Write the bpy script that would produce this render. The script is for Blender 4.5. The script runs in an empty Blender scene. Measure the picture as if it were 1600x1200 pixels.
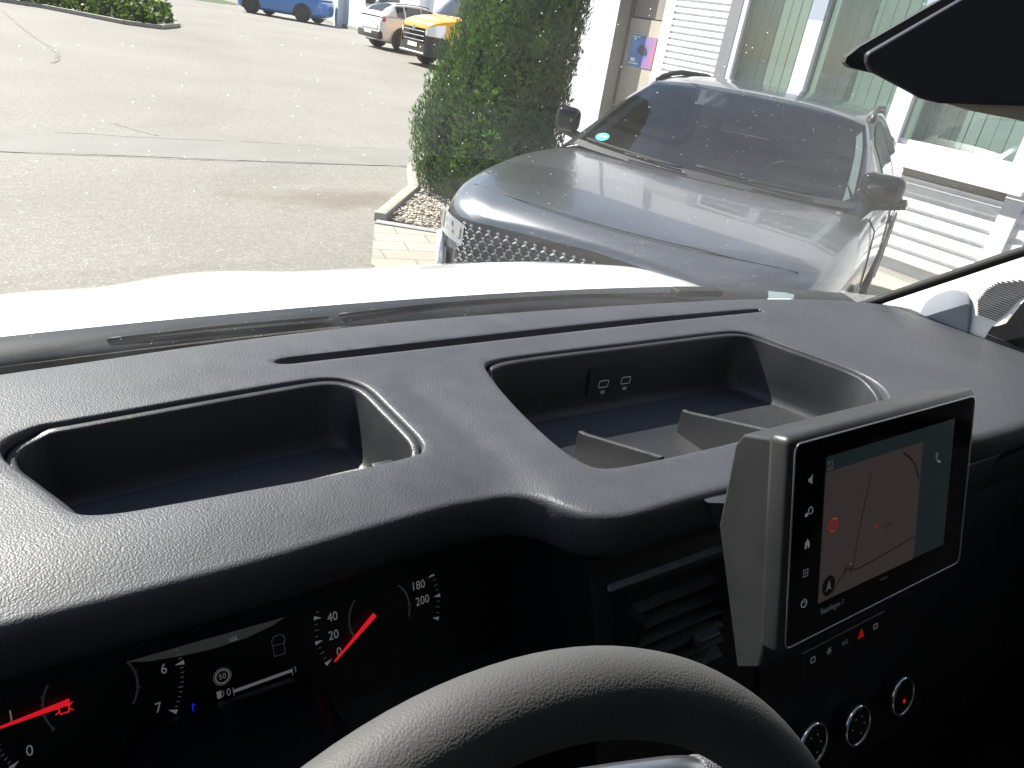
import bpy, bmesh, math, random
from math import sin, cos, pi, radians, atan2, sqrt, hypot, floor
from mathutils import Vector, Matrix
from mathutils.geometry import delaunay_2d_cdt

random.seed(7)
scn = bpy.context.scene
col = scn.collection

# ------------------------------------------------------------------ camera
CAM_H = 1.65
F_PX, YAW, PITCH, ROLL = 1170.0, radians(37.2), radians(25.8), radians(9.6)
_F = Vector((sin(YAW) * cos(PITCH), cos(YAW) * cos(PITCH), -sin(PITCH)))
_R0 = Vector((cos(YAW), -sin(YAW), 0))
_U0 = _R0.cross(_F)
_R = cos(ROLL) * _R0 + sin(ROLL) * _U0
_U = -sin(ROLL) * _R0 + cos(ROLL) * _U0
cd = bpy.data.cameras.new('camera')
cam = bpy.data.objects.new('camera', cd)
col.objects.link(cam)
m3 = Matrix((_R, _U, -_F)).transposed()
cam.matrix_world = Matrix.Translation((0, 0, CAM_H)) @ m3.to_4x4()
cd.sensor_width = 36.0
cd.lens = 36.0 * F_PX / 1600.0
cd.clip_start = 0.02
cd.clip_end = 2000
scn.camera = cam

# ------------------------------------------------------------------ world, sun, exposure
SUN_EL, SUN_AZ = radians(44), radians(-26)          # azimuth from +Y towards +X
w = bpy.data.worlds.new('World')
scn.world = w
w.use_nodes = True
wn = w.node_tree.nodes
wn.clear()
sky = wn.new('ShaderNodeTexSky')
sky.sky_type = 'NISHITA'
sky.sun_disc = False
sky.sun_elevation = SUN_EL
sky.sun_rotation = SUN_AZ
bg = wn.new('ShaderNodeBackground')
bg.inputs['Strength'].default_value = 0.05
wo = wn.new('ShaderNodeOutputWorld')
w.node_tree.links.new(sky.outputs[0], bg.inputs[0])
w.node_tree.links.new(bg.outputs[0], wo.inputs[0])
sd = bpy.data.lights.new('sun', 'SUN')
sd.energy = 5.0
sd.angle = radians(0.5)
sd.color = (1.0, 0.955, 0.89)
sun = bpy.data.objects.new('sun', sd)
col.objects.link(sun)
SDIR = Vector((sin(SUN_AZ) * cos(SUN_EL), cos(SUN_AZ) * cos(SUN_EL), sin(SUN_EL)))
sun.rotation_euler = SDIR.to_track_quat('Z', 'Y').to_euler()
scn.view_settings.view_transform = 'Standard'
scn.view_settings.look = 'None'
scn.view_settings.exposure = 1.70
scn.view_settings.gamma = 1
scn.render.engine = 'CYCLES'
scn.cycles.use_denoising = True
scn.cycles.max_bounces = 8
scn.cycles.transparent_max_bounces = 12
scn.cycles.sample_clamp_indirect = 6


# ------------------------------------------------------------------ helpers
def lerp(a, b, t):
    return a + (b - a) * t


def interp(x, xs, ys):
    if x <= xs[0]:
        return ys[0]
    for i in range(len(xs) - 1):
        if x <= xs[i + 1]:
            t = (x - xs[i]) / (xs[i + 1] - xs[i])
            return lerp(ys[i], ys[i + 1], t)
    return ys[-1]


def sstep(a, b, x):
    t = max(0.0, min(1.0, (x - a) / (b - a)))
    return t * t * (3 - 2 * t)


def catmull(pts, n=6, closed=False):
    P = [Vector(p) for p in pts]
    out = []
    N = len(P)
    rng = range(N) if closed else range(N - 1)
    for i in rng:
        if closed:
            p0, p1, p2, p3 = P[(i - 1) % N], P[i], P[(i + 1) % N], P[(i + 2) % N]
        else:
            p0, p1, p2, p3 = P[max(i - 1, 0)], P[i], P[i + 1], P[min(i + 2, N - 1)]
        for k in range(n):
            t = k / n
            out.append(0.5 * ((2 * p1) + (p2 - p0) * t + (2 * p0 - 5 * p1 + 4 * p2 - p3) * t * t
                              + (-p0 + 3 * p1 - 3 * p2 + p3) * t ** 3))
    if not closed:
        out.append(P[-1].copy())
    return out


class MB:
    """collects shapes, then links them as one mesh object"""

    def __init__(s):
        s.v, s.f, s.mi = [], [], []

    def add(s, vs, fs, mi=0):
        o = len(s.v)
        s.v += [tuple(v) for v in vs]
        s.f += [tuple(o + i for i in f) for f in fs]
        s.mi += [mi] * len(fs)
        return s

    def box(s, a, b, mi=0):
        (x0, y0, z0), (x1, y1, z1) = a, b
        vs = [(x0, y0, z0), (x1, y0, z0), (x1, y1, z0), (x0, y1, z0), (x0, y0, z1), (x1, y0, z1), (x1, y1, z1), (x0, y1, z1)]
        return s.add(vs, [(3, 2, 1, 0), (4, 5, 6, 7), (0, 1, 5, 4), (1, 2, 6, 5), (2, 3, 7, 6), (3, 0, 4, 7)], mi)

    def obox(s, O, ex, ey, ez, mi=0):
        O, ex, ey, ez = map(Vector, (O, ex, ey, ez))
        vs = [O, O + ex, O + ex + ey, O + ey, O + ez, O + ex + ez, O + ex + ey + ez, O + ey + ez]
        return s.add(vs, [(3, 2, 1, 0), (4, 5, 6, 7), (0, 1, 5, 4), (1, 2, 6, 5), (2, 3, 7, 6), (3, 0, 4, 7)], mi)

    def rbox(s, O, ex, ey, ez, r, seg=3, mi=0):
        """rounded box spanned by three vectors"""
        bm = bmesh.new()
        t = MB().obox(O, ex, ey, ez)
        vv = [bm.verts.new(v) for v in t.v]
        for f in t.f:
            bm.faces.new([vv[i] for i in f])
        bmesh.ops.recalc_face_normals(bm, faces=bm.faces[:])
        bmesh.ops.bevel(bm, geom=bm.edges[:], offset=r, segments=seg, affect='EDGES', profile=0.5)
        bm.verts.index_update()
        s.add([v.co for v in bm.verts], [[v.index for v in f.verts] for f in bm.faces], mi)
        bm.free()
        return s

    def grid(s, rows, closed=False, mi=0):
        n, m = len(rows), len(rows[0])
        vs = [p for r in rows for p in r]
        fs = []
        for i in range(n - 1):
            for j in range(m if closed else m - 1):
                a, b = i * m + j, i * m + (j + 1) % m
                fs.append((a, b, b + m, a + m))
        return s.add(vs, fs, mi)

    def tube(s, path, r, n=8, mi=0, caps=True, closed=False):
        P = [Vector(p) for p in path]
        N = len(P)
        rs = r if isinstance(r, (list, tuple)) else [r] * N
        rows = []
        up = None
        for i in range(N):
            if closed:
                t = P[(i + 1) % N] - P[i - 1]
            else:
                t = P[min(i + 1, N - 1)] - P[max(i - 1, 0)]
            t.normalize()
            if up is None:
                up = Vector((0, 0, 1)) if abs(t.z) < 0.9 else Vector((1, 0, 0))
            a = t.cross(up)
            a.normalize()
            b = a.cross(t)
            up = b.copy()
            rows.append([P[i] + (a * cos(2 * pi * k / n) + b * sin(2 * pi * k / n)) * rs[i] for k in range(n)])
        if closed:
            rows.append(rows[0])
        o = len(s.v)
        s.grid(rows, True, mi)
        if caps and not closed:
            s.f += [tuple(o + k for k in range(n))[::-1], tuple(o + (N - 1) * n + k for k in range(n))]
            s.mi += [mi, mi]
        return s

    def prism(s, poly, d, mi=0):
        """closed planar polygon (3-D points) extruded along d"""
        n = len(poly)
        d = Vector(d)
        vs = [Vector(p) for p in poly] + [Vector(p) + d for p in poly]
        fs = [tuple(range(n))[::-1], tuple(range(n, 2 * n))]
        fs += [(i, (i + 1) % n, n + (i + 1) % n, n + i) for i in range(n)]
        return s.add(vs, fs, mi)

    def disc(s, c, ax, ay, r, n=24, r0=0.0, mi=0):
        c, ax, ay = Vector(c), Vector(ax), Vector(ay)
        ring = [c + (ax * cos(2 * pi * k / n) + ay * sin(2 * pi * k / n)) * r for k in range(n)]
        if r0 <= 0:
            return s.add(ring, [tuple(range(n))], mi)
        inn = [c + (ax * cos(2 * pi * k / n) + ay * sin(2 * pi * k / n)) * r0 for k in range(n)]
        return s.add(ring + inn, [(k, (k + 1) % n, n + (k + 1) % n, n + k) for k in range(n)], mi)

    def lathe(s, c, ax, ay, az, prof, n=24, mi=0):
        c, ax, ay, az = map(Vector, (c, ax, ay, az))
        rows = [[c + az * h + (ax * cos(2 * pi * k / n) + ay * sin(2 * pi * k / n)) * r for k in range(n)] for r, h in prof]
        return s.grid(rows, True, mi)

    def text(s, body, size, O, ex, ey, mi=0, align='CENTER', lift=0.0):
        cu = bpy.data.curves.new('t', 'FONT')
        cu.body = body
        cu.size = size
        cu.align_x = align
        cu.align_y = 'CENTER'
        cu.resolution_u = 3
        to = bpy.data.objects.new('t', cu)
        me = bpy.data.meshes.new_from_object(to)
        O, ex, ey = Vector(O), Vector(ex), Vector(ey)
        s.add([O + ex * v.co.x + ey * v.co.y for v in me.vertices], [tuple(p.vertices) for p in me.polygons], mi)
        bpy.data.objects.remove(to)
        bpy.data.curves.remove(cu)
        bpy.data.meshes.remove(me)
        return s

    def build(s, name, mat, parent=None, smooth=False, sub=0, label=None, recalc=True, autosm=None):
        me = bpy.data.meshes.new(name)
        me.from_pydata([tuple(v) for v in s.v], [], s.f)
        mats = mat if isinstance(mat, (list, tuple)) else [mat]
        for m in mats:
            me.materials.append(m)
        for p, i in zip(me.polygons, s.mi):
            p.material_index = i
        if recalc:
            bm = bmesh.new()
            bm.from_mesh(me)
            bmesh.ops.recalc_face_normals(bm, faces=bm.faces[:])
            bm.to_mesh(me)
            bm.free()
        if smooth:
            me.polygons.foreach_set('use_smooth', [True] * len(me.polygons))
            if autosm:
                me.set_sharp_from_angle(angle=radians(autosm))
        me.update()
        o = bpy.data.objects.new(name, me)
        col.objects.link(o)
        if parent is not None:
            o.parent = parent
        if sub:
            md = o.modifiers.new('sub', 'SUBSURF')
            md.levels = sub
            md.render_levels = sub
        if label:
            o['label'] = label
        return o


def thing(name, label, cat, loc=(0, 0, 0), rz=0.0, group=None):
    o = bpy.data.objects.new(name, None)
    col.objects.link(o)
    o.empty_display_size = 0.1
    o.location = loc
    o.rotation_euler = (0, 0, rz)
    o['label'] = label
    o['category'] = cat
    if group:
        o['group'] = group
    return o


def tag(o, label=None, cat=None, group=None, kind=None):
    for k, v in (('label', label), ('category', cat), ('group', group), ('kind', kind)):
        if v:
            o[k] = v
    return o


# ------------------------------------------------------------------ materials
MATS = {}


def mat(name, base=(.5, .5, .5), rough=.5, metal=0.0, spec=.5, coat=0.0, emit=None, estr=0.0):
    m = bpy.data.materials.new(name)
    m.use_nodes = True
    p = m.node_tree.nodes['Principled BSDF']
    p.inputs['Base Color'].default_value = (*base, 1)
    p.inputs['Roughness'].default_value = rough
    p.inputs['Metallic'].default_value = metal
    p.inputs['Specular IOR Level'].default_value = spec
    p.inputs['Coat Weight'].default_value = coat
    if emit:
        p.inputs['Emission Color'].default_value = (*emit, 1)
        p.inputs['Emission Strength'].default_value = estr
    MATS[name] = m
    return m


def nodes(m):
    nt = m.node_tree
    return nt, nt.nodes, nt.links, nt.nodes['Principled BSDF']


def coords(nt, scale=1.0, kind='Object'):
    tc = nt.nodes.new('ShaderNodeTexCoord')
    mp = nt.nodes.new('ShaderNodeMapping')
    sc = scale if isinstance(scale, (tuple, list)) else (scale,) * 3
    mp.inputs['Scale'].default_value = sc
    nt.links.new(tc.outputs[kind], mp.inputs[0])
    return mp.outputs[0]


def noise(nt, vec, scale, detail=4, rough=.55):
    n = nt.nodes.new('ShaderNodeTexNoise')
    n.inputs['Scale'].default_value = scale
    n.inputs['Detail'].default_value = detail
    n.inputs['Roughness'].default_value = rough
    nt.links.new(vec, n.inputs['Vector'])
    return n.outputs['Fac']


def ramp(nt, fac, stops):
    r = nt.nodes.new('ShaderNodeValToRGB')
    el = r.color_ramp.elements
    while len(el) < len(stops):
        el.new(0.5)
    for e, (p, c) in zip(el, stops):
        e.position = p
        e.color = (*c, 1) if len(c) == 3 else c
    nt.links.new(fac, r.inputs[0])
    return r.outputs[0]


def mixc(nt, fac, a, b, mode='MIX'):
    n = nt.nodes.new('ShaderNodeMix')
    n.data_type = 'RGBA'
    n.blend_type = mode
    for s, v in ((n.inputs[0], fac), (n.inputs[6], a), (n.inputs[7], b)):
        if hasattr(v, 'links') or hasattr(v, 'is_linked'):
            nt.links.new(v, s)
        elif isinstance(v, (tuple, list)):
            s.default_value = (*v, 1) if len(v) == 3 else v
        else:
            s.default_value = v
    return n.outputs[2]


def bump(nt, p, h, strength, dist):
    b = nt.nodes.new('ShaderNodeBump')
    b.inputs['Strength'].default_value = strength
    b.inputs['Distance'].default_value = dist
    nt.links.new(h, b.inputs['Height'])
    nt.links.new(b.outputs[0], p.inputs['Normal'])
    return b


def grain(name, base, rough, cell, depth, strength=1.0, spec=.5, var=.12):
    """leather-grained plastic: rounded pebbles of size cell (m)"""
    m = mat(name, base, rough, spec=spec)
    nt, N, L, p = nodes(m)
    v = coords(nt, 1.0)
    nz = N.new('ShaderNodeTexNoise')
    nz.inputs['Scale'].default_value = 0.6 / cell
    nz.inputs['Detail'].default_value = 1
    L.new(v, nz.inputs['Vector'])
    ad = N.new('ShaderNodeVectorMath')
    ad.operation = 'MULTIPLY_ADD'
    ad.inputs[1].default_value = (cell * .5,) * 3
    L.new(nz.outputs['Color'], ad.inputs[0])
    L.new(v, ad.inputs[2])
    vo = N.new('ShaderNodeTexVoronoi')
    vo.feature = 'SMOOTH_F1'
    vo.inputs['Scale'].default_value = 1.0 / cell
    vo.inputs['Smoothness'].default_value = .35
    L.new(ad.outputs[0], vo.inputs['Vector'])
    mm = N.new('ShaderNodeMath')
    mm.operation = 'MULTIPLY'
    mm.inputs[1].default_value = -1
    L.new(vo.outputs['Distance'], mm.inputs[0])
    bump(nt, p, mm.outputs[0], strength, depth)
    big = noise(nt, v, 9, 4)
    c = ramp(nt, big, [(.3, tuple(x * (1 - var) for x in base)), (.7, tuple(x * (1 + var) for x in base))])
    L.new(c, p.inputs['Base Color'])
    rr = ramp(nt, noise(nt, v, 30, 3), [(.3, (rough - .05,) * 3), (.7, (rough + .05,) * 3)])
    L.new(rr, p.inputs['Roughness'])
    return m


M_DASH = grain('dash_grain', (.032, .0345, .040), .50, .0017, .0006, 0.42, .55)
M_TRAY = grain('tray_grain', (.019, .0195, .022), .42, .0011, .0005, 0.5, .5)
M_WHEEL = grain('wheel_leather', (.055, .055, .054), .60, .00095, .0004, 0.42, .3)
M_PLAST = grain('dark_plastic', (.007, .007, .0085), .45, .0015, .0005, .5, .4)
M_HOUS = grain('screen_housing', (.017, .0175, .018), .42, .0008, .0002, .3, .5)
M_GLOSS = mat('gloss_black', (.004, .004, .005), .05, spec=.5)
M_BLACK = mat('matt_black', (.006, .006, .007), .7, spec=.25)
M_FRIT = mat('frit_black', (.008, .010, .014), .50, spec=.28)
M_CHROME = mat('chrome', (.75, .77, .80), .14, metal=1)
M_SATIN = mat('satin_silver', (.45, .46, .48), .35, metal=1)
M_RED = mat('red_needle', (.55, .01, .02), .4, emit=(1, .015, .03), estr=.17)
M_REDDIM = mat('red_dim', (.3, .01, .01), .4, emit=(1, .03, .02), estr=.05)
M_BLUEL = mat('blue_lamp', (.01, .01, .3), .4, emit=(.03, .03, 1), estr=.12)
M_DIAL = mat('dial_white', (.25, .25, .27), .6, emit=(.8, .85, .95), estr=.032)
M_DIALDIM = mat('dial_dim', (.12, .12, .13), .6, emit=(.8, .85, .95), estr=.016)
M_DARKGLASS = mat('cluster_face', (.0035, .0035, .0045), .35, spec=.3)
M_TRIM = mat('pillar_trim', (.80, .79, .77), .6)
M_TRIMG = mat('vent_trim', (.24, .26, .30), .6)
M_HEAD = mat('headliner', (.28, .27, .25), .9)
M_RUBBER = mat('rubber', (.012, .012, .012), .65, spec=.3)


def paint(name, base, flake=0.0, rough=.3, coat=1.0, metal=0.0):
    m = mat(name, base, rough, metal=metal, coat=coat)
    nt, N, L, p = nodes(m)
    p.inputs['Coat Roughness'].default_value = .03
    v = coords(nt, 1.0)
    n = noise(nt, v, 3.0, 5)
    c = ramp(nt, n, [(.3, tuple(x * .93 for x in base)), (.7, tuple(min(1, x * 1.05) for x in base))])
    L.new(c, p.inputs['Base Color'])
    if flake:
        bump(nt, p, noise(nt, v, 900, 1), flake, .0004)
    return m


M_WHITE = paint('white_paint', (.80, .80, .79), rough=.35)
M_GREY = paint('grey_satin_paint', (.165, .174, .188), .06, .28, .55, .8)
M_BLUE = paint('blue_paint', (.02, .17, .52), 0, .3)
M_YELL = paint('yellow_paint', (.78, .37, .02), 0, .35)
M_WHITE2 = paint('pearl_white_paint', (.80, .81, .82), 0, .35)
M_CARGLASS = mat('car_glass', (.010, .013, .016), .02, spec=.8)
M_CARGLASS2 = mat('tinted_glass', (.05, .07, .08), .03, spec=.8)
M_CLAD = mat('black_cladding', (.02, .02, .022), .5)
M_TYRE = mat('tyre', (.018, .018, .018), .8)
M_RIM = mat('rim_metal', (.30, .31, .32), .3, metal=1)
M_LAMP = mat('lamp_lens', (.75, .77, .80), .08, coat=1)
M_HLENS = mat('headlamp_lens', (.30, .32, .35), .06, coat=1)
M_REDLENS = mat('red_lens', (.35, .015, .02), .15, coat=1)
M_PLATE = mat('plate_white', (.78, .78, .76), .5)
M_STICK = mat('sticker_green', (.02, .38, .30), .5)


def thin_ior(nt, fr, ior):
    """the same reflectance from either side of a single sheet"""
    g = nt.nodes.new('ShaderNodeNewGeometry')
    mr = nt.nodes.new('ShaderNodeMapRange')
    mr.inputs['To Min'].default_value = ior
    mr.inputs['To Max'].default_value = 1 / ior
    nt.links.new(g.outputs['Backfacing'], mr.inputs['Value'])
    nt.links.new(mr.outputs[0], fr.inputs['IOR'])


def glass_windscreen():
    m = bpy.data.materials.new('windscreen_glass')
    m.use_nodes = True
    nt = m.node_tree
    N, L = nt.nodes, nt.links
    N.clear()
    out = N.new('ShaderNodeOutputMaterial')
    tr = N.new('ShaderNodeBsdfTransparent')
    tr.inputs[0].default_value = (.95, .965, .955, 1)
    gl = N.new('ShaderNodeBsdfGlossy')
    gl.inputs['Roughness'].default_value = 0.0
    gl.inputs['Color'].default_value = (1, 1, 1, 1)
    fr = N.new('ShaderNodeFresnel')
    thin_ior(nt, fr, 1.5)
    mx = N.new('ShaderNodeMixShader')
    L.new(fr.outputs[0], mx.inputs[0])
    L.new(tr.outputs[0], mx.inputs[1])
    L.new(gl.outputs[0], mx.inputs[2])
    # dust: an even film plus tiny specks, lit through by the sun
    tl = N.new('ShaderNodeBsdfTranslucent')
    tl.inputs[0].default_value = (.95, .95, .92, 1)
    v = coords(nt, 1.0)
    n1 = noise(nt, v, 7, 5)
    film0 = ramp(nt, n1, [(.35, (.004,) * 3), (.75, (.014,) * 3)])
    # streaky dust film, thickened towards the right to put in a milky veil
    sp0 = N.new('ShaderNodeSeparateXYZ')
    L.new(v, sp0.inputs[0])
    side = ramp(nt, sp0.outputs[0], [(.45, (0,) * 3), (1.0, (1,) * 3)])
    stv = coords(nt, (5, 30, 30))
    streak = ramp(nt, noise(nt, stv, 1.0, 2), [(.3, (.017,) * 3), (.8, (.025,) * 3)])
    film = mixc(nt, side, film0, streak)
    vo = N.new('ShaderNodeTexVoronoi')
    vo.inputs['Scale'].default_value = 190
    L.new(v, vo.inputs['Vector'])
    sp = ramp(nt, vo.outputs['Distance'], [(.06, (1,) * 3), (.13, (0,) * 3)])
    sx = N.new('ShaderNodeSeparateXYZ')
    L.new(vo.outputs['Color'], sx.inputs[0])
    th = ramp(nt, sx.outputs[0], [(.80, (0,) * 3), (.97, (.55,) * 3)])
    mu = N.new('ShaderNodeMath')
    mu.operation = 'MULTIPLY'
    L.new(sp, mu.inputs[0])
    L.new(th, mu.inputs[1])
    ad = N.new('ShaderNodeMath')
    ad.operation = 'ADD'
    ad.use_clamp = True
    L.new(mu.outputs[0], ad.inputs[0])
    L.new(film, ad.inputs[1])
    m2 = N.new('ShaderNodeMixShader')
    L.new(ad.outputs[0], m2.inputs[0])
    L.new(mx.outputs[0], m2.inputs[1])
    L.new(tl.outputs[0], m2.inputs[2])
    L.new(m2.outputs[0], out.inputs[0])
    return m


M_WSCREEN = glass_windscreen()


def pane_glass():
    m = bpy.data.materials.new('window_pane_glass')
    m.use_nodes = True
    nt = m.node_tree
    N, L = nt.nodes, nt.links
    N.clear()
    out = N.new('ShaderNodeOutputMaterial')
    tr = N.new('ShaderNodeBsdfTransparent')
    tr.inputs[0].default_value = (.80, .85, .83, 1)
    gl = N.new('ShaderNodeBsdfGlossy')
    gl.inputs['Roughness'].default_value = 0.01
    fr = N.new('ShaderNodeFresnel')
    thin_ior(nt, fr, 1.7)
    mx = N.new('ShaderNodeMixShader')
    L.new(fr.outputs[0], mx.inputs[0])
    L.new(tr.outputs[0], mx.inputs[1])
    L.new(gl.outputs[0], mx.inputs[2])
    L.new(mx.outputs[0], out.inputs[0])
    return m


M_PANE = pane_glass()


def tinted():
    m = pane_glass()
    m.name = 'tinted_windscreen'
    for n in m.node_tree.nodes:
        if n.type == 'BSDF_TRANSPARENT':
            n.inputs[0].default_value = (.30, .34, .345, 1)
    return m


def asphalt():
    m = mat('asphalt', (.23, .22, .205), .85, spec=.3)
    nt, N, L, p = nodes(m)
    v = coords(nt, 1.0)
    agg = N.new('ShaderNodeTexVoronoi')
    agg.inputs['Scale'].default_value = 120
    L.new(v, agg.inputs['Vector'])
    sx = N.new('ShaderNodeSeparateXYZ')
    L.new(agg.outputs['Color'], sx.inputs[0])
    stones = ramp(nt, sx.outputs[0], [(0, (.205, .198, .185)), (.5, (.235, .229, .214)), (.88, (.262, .256, .240)), (.98, (.40, .39, .37))])
    big = ramp(nt, noise(nt, v, .35, 6), [(.3, (.66, .64, .605)), (.7, (.82, .80, .76))])
    c = mixc(nt, 1.0, stones, big, 'MULTIPLY')
    fine = ramp(nt, noise(nt, v, 14, 5), [(.3, (.90, .90, .90)), (.7, (1.07, 1.07, 1.07))])
    c = mixc(nt, 1.0, c, fine, 'MULTIPLY')
    # damp brown stain near the planting island
    mp = N.new('ShaderNodeMapping')
    tc = N.new('ShaderNodeTexCoord')
    L.new(tc.outputs['Object'], mp.inputs[0])
    mp.inputs['Location'].default_value = (-2.50 / 1.0, -6.25 / .40, 0)
    mp.inputs['Scale'].default_value = (1 / 1.0, 1 / .40, 1)
    ln = N.new('ShaderNodeVectorMath')
    ln.operation = 'LENGTH'
    L.new(mp.outputs[0], ln.inputs[0])
    ad = N.new('ShaderNodeMath')
    ad.operation = 'MULTIPLY_ADD'
    ad.inputs[1].default_value = .60
    L.new(noise(nt, v, 3.5, 6), ad.inputs[0])
    hf = N.new('ShaderNodeMath')
    hf.operation = 'MULTIPLY'
    hf.inputs[1].default_value = .45
    L.new(ln.outputs['Value'], hf.inputs[0])
    L.new(hf.outputs[0], ad.inputs[2])
    st = ramp(nt, ad.outputs[0], [(.44, (.75,) * 3), (.80, (0,) * 3)])
    c = mixc(nt, st, c, (.115, .100, .075))
    L.new(c, p.inputs['Base Color'])
    bump(nt, p, agg.outputs['Distance'], .35, .002)
    return m


M_ASPH = asphalt()


def speckle(name, c0, c1, sc, rough=.85, bstr=.4, bd=.003):
    m = mat(name, c0, rough, spec=.3)
    nt, N, L, p = nodes(m)
    v = coords(nt, 1.0)
    a = noise(nt, v, sc, 6, .65)
    c = ramp(nt, a, [(.3, c0), (.7, c1)])
    b = ramp(nt, noise(nt, v, sc * .04, 4), [(.3, (.92,) * 3), (.7, (1.06,) * 3)])
    L.new(mixc(nt, 1, c, b, 'MULTIPLY'), p.inputs['Base Color'])
    bump(nt, p, a, bstr, bd)
    return m


M_CONC = speckle('concrete_strip', (.162, .156, .143), (.184, .177, .163), 40)
M_KERB = speckle('kerb_concrete', (.27, .255, .22), (.36, .34, .29), 60)
M_PAVER = speckle('paver_stone', (.34, .30, .22), (.44, .39, .29), 50)
M_SLATE = speckle('edging_stone', (.22, .22, .23), (.30, .30, .31), 60)
M_CRACK = mat('crack', (.155, .15, .138), .95)
M_SOIL = speckle('soil', (.10, .08, .06), (.18, .15, .11), 20)
M_CLADW = speckle('white_cladding', (.72, .73, .74), (.80, .81, .82), 8, .45, .05)
M_RENDER = speckle('white_render', (.66, .68, .72), (.74, .76, .80), 15, .8, .15)
M_TAUPE = speckle('taupe_render', (.22, .20, .18), (.27, .25, .22), 25, .8, .2)
M_DOOR = speckle('door_panel', (.36, .33, .28), (.41, .38, .33), 6, .6, .05)
M_FRAMEW = mat('frame_white', (.66, .67, .70), .4)
M_FRAMEG = mat('frame_grey', (.20, .21, .23), .45)
M_BLIND = speckle('blind_fabric', (.42, .49, .455), (.48, .55, .51), 5, .8, .05)
M_ROOM = mat('room_dark', (.05, .05, .05), .9)
M_HALL = speckle('hall_panels', (.60, .66, .74), (.68, .73, .80), 1.2, .6, .05)


def leafmat(name, c0, c1, c2, trans=.35):
    m = mat(name, c1, .6, spec=.25)
    nt, N, L, p = nodes(m)
    v = coords(nt, 1.0)
    n = noise(nt, v, 5.5, 4)
    g = N.new('ShaderNodeNewGeometry')
    a = ramp(nt, n, [(.3, c0), (.55, c1), (.75, c2)])
    b = ramp(nt, g.outputs['Random Per Island'], [(0, (.7,) * 3), (1, (1.3,) * 3)])
    L.new(mixc(nt, 1, a, b, 'MULTIPLY'), p.inputs['Base Color'])
    if trans:
        tl = N.new('ShaderNodeBsdfTranslucent')
        L.new(mixc(nt, 1, p.inputs['Base Color'].links[0].from_socket, (1.5, 1.6, .8), 'MULTIPLY'), tl.inputs[0])
        mx = N.new('ShaderNodeMixShader')
        mx.inputs[0].default_value = trans
        L.new(p.outputs[0], mx.inputs[1])
        L.new(tl.outputs[0], mx.inputs[2])
        L.new(mx.outputs[0], N['Material Output'].inputs[0])
    return m


M_THUJA = leafmat('thuja_green', (.034, .085, .015), (.064, .145, .023), (.125, .22, .032), .30)
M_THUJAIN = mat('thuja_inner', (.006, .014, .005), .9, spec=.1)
M_SHRUB = leafmat('shrub_green', (.025, .050, .015), (.06, .10, .026), (.16, .20, .05))
M_GRASS = leafmat('grass_green', (.03, .05, .015), (.045, .07, .02), (.06, .09, .03), 0)
M_TRUNK = speckle('bark', (.05, .035, .025), (.10, .07, .05), 30)


def pebblemat():
    m = mat('pebbles', (.4, .37, .32), .75, spec=.3)
    nt, N, L, p = nodes(m)
    g = N.new('ShaderNodeNewGeometry')
    c = ramp(nt, g.outputs['Random Per Island'], [(0, (.20, .18, .16)), (.3, (.36, .33, .28)), (.6, (.50, .45, .37)), (.85, (.56, .46, .34)), (1, (.64, .62, .57))])
    L.new(c, p.inputs['Base Color'])
    return m


M_PEB = pebblemat()

# ================================================================== SETTING
# ------------------------------------------------------------------ ground
g = MB()
g.add([(-400, -400, 0), (400, -400, 0), (400, 500, 0), (-400, 500, 0)], [(0, 1, 2, 3)])
tag(g.build('ground', M_ASPH), kind='structure')

# smoother repair strip across the yard
s = MB()
rows0, rows1 = [], []
for i in range(41):
    x = -14 + i * .5
    rows0.append((x, 7.66 + .03 * sin(x * 1.7) + .004 * random.random(), .004))
    rows1.append((x, 8.60 + .04 * sin(x * 1.1 + 1), .004))
s.grid([rows0, rows1])
tag(s.build('road_patch', M_CONC), kind='structure')


def crackline(pts, w0, seed):
    random.seed(seed)
    P = catmull([Vector((x, y, .006)) for x, y in pts], 10)
    rows = [[], []]
    for i, p in enumerate(P):
        t = (P[min(i + 1, len(P) - 1)] - P[max(i - 1, 0)]).normalized()
        nrm = Vector((-t.y, t.x, 0))
        j = (random.random() - .5) * .05
        ww = w0 * (.5 + random.random())
        rows[0].append(p + nrm * (j + ww))
        rows[1].append(p + nrm * (j - ww))
    return rows


cr = MB()
cr.grid(crackline([(.75, 22.5), (.95, 18.5), (1.16, 15.8), (1.12, 14.4), (1.0, 13.9)], .022, 1))
cr.grid(crackline([(1.15, 9.3), (1.3, 9.0), (1.5, 8.7)], .006, 2))
cr.grid(crackline([(-6, 7.65), (-2, 7.64), (0, 7.67), (1.2, 7.63), (2.6, 7.66), (4.4, 7.64)], .006, 3))
cr.grid(crackline([(.6, 8.62), (1.6, 8.56), (2.6, 8.6), (4.2, 8.58)], .007, 4))
tag(cr.build('road_cracks', M_CRACK), kind='structure')

# ------------------------------------------------------------------ planting island, pavers
ISL = [(2.67, 5.62), (3.42, 6.54), (3.80, 7.35), (4.3, 8.0), (5.6, 8.4), (6.9, 8.4), (6.9, 5.3), (5.0, 4.6), (3.9, 4.7), (3.05, 5.15)]
so = MB()
so.add([(x, y, .015) for x, y in ISL], [tuple(range(len(ISL)))])
tag(so.build('planting_bed', M_SOIL), kind='structure')

# pavement of slabs that the grey car stands on
PAV = [(2.0, 2.0), (2.02, 3.4), (2.09, 4.55), (2.52, 5.47), (3.05, 5.1), (3.9, 4.65), (5.0, 4.55), (6.95, 5.25), (6.95, 0.0), (2.0, 0.0)]
pv = MB()


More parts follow.
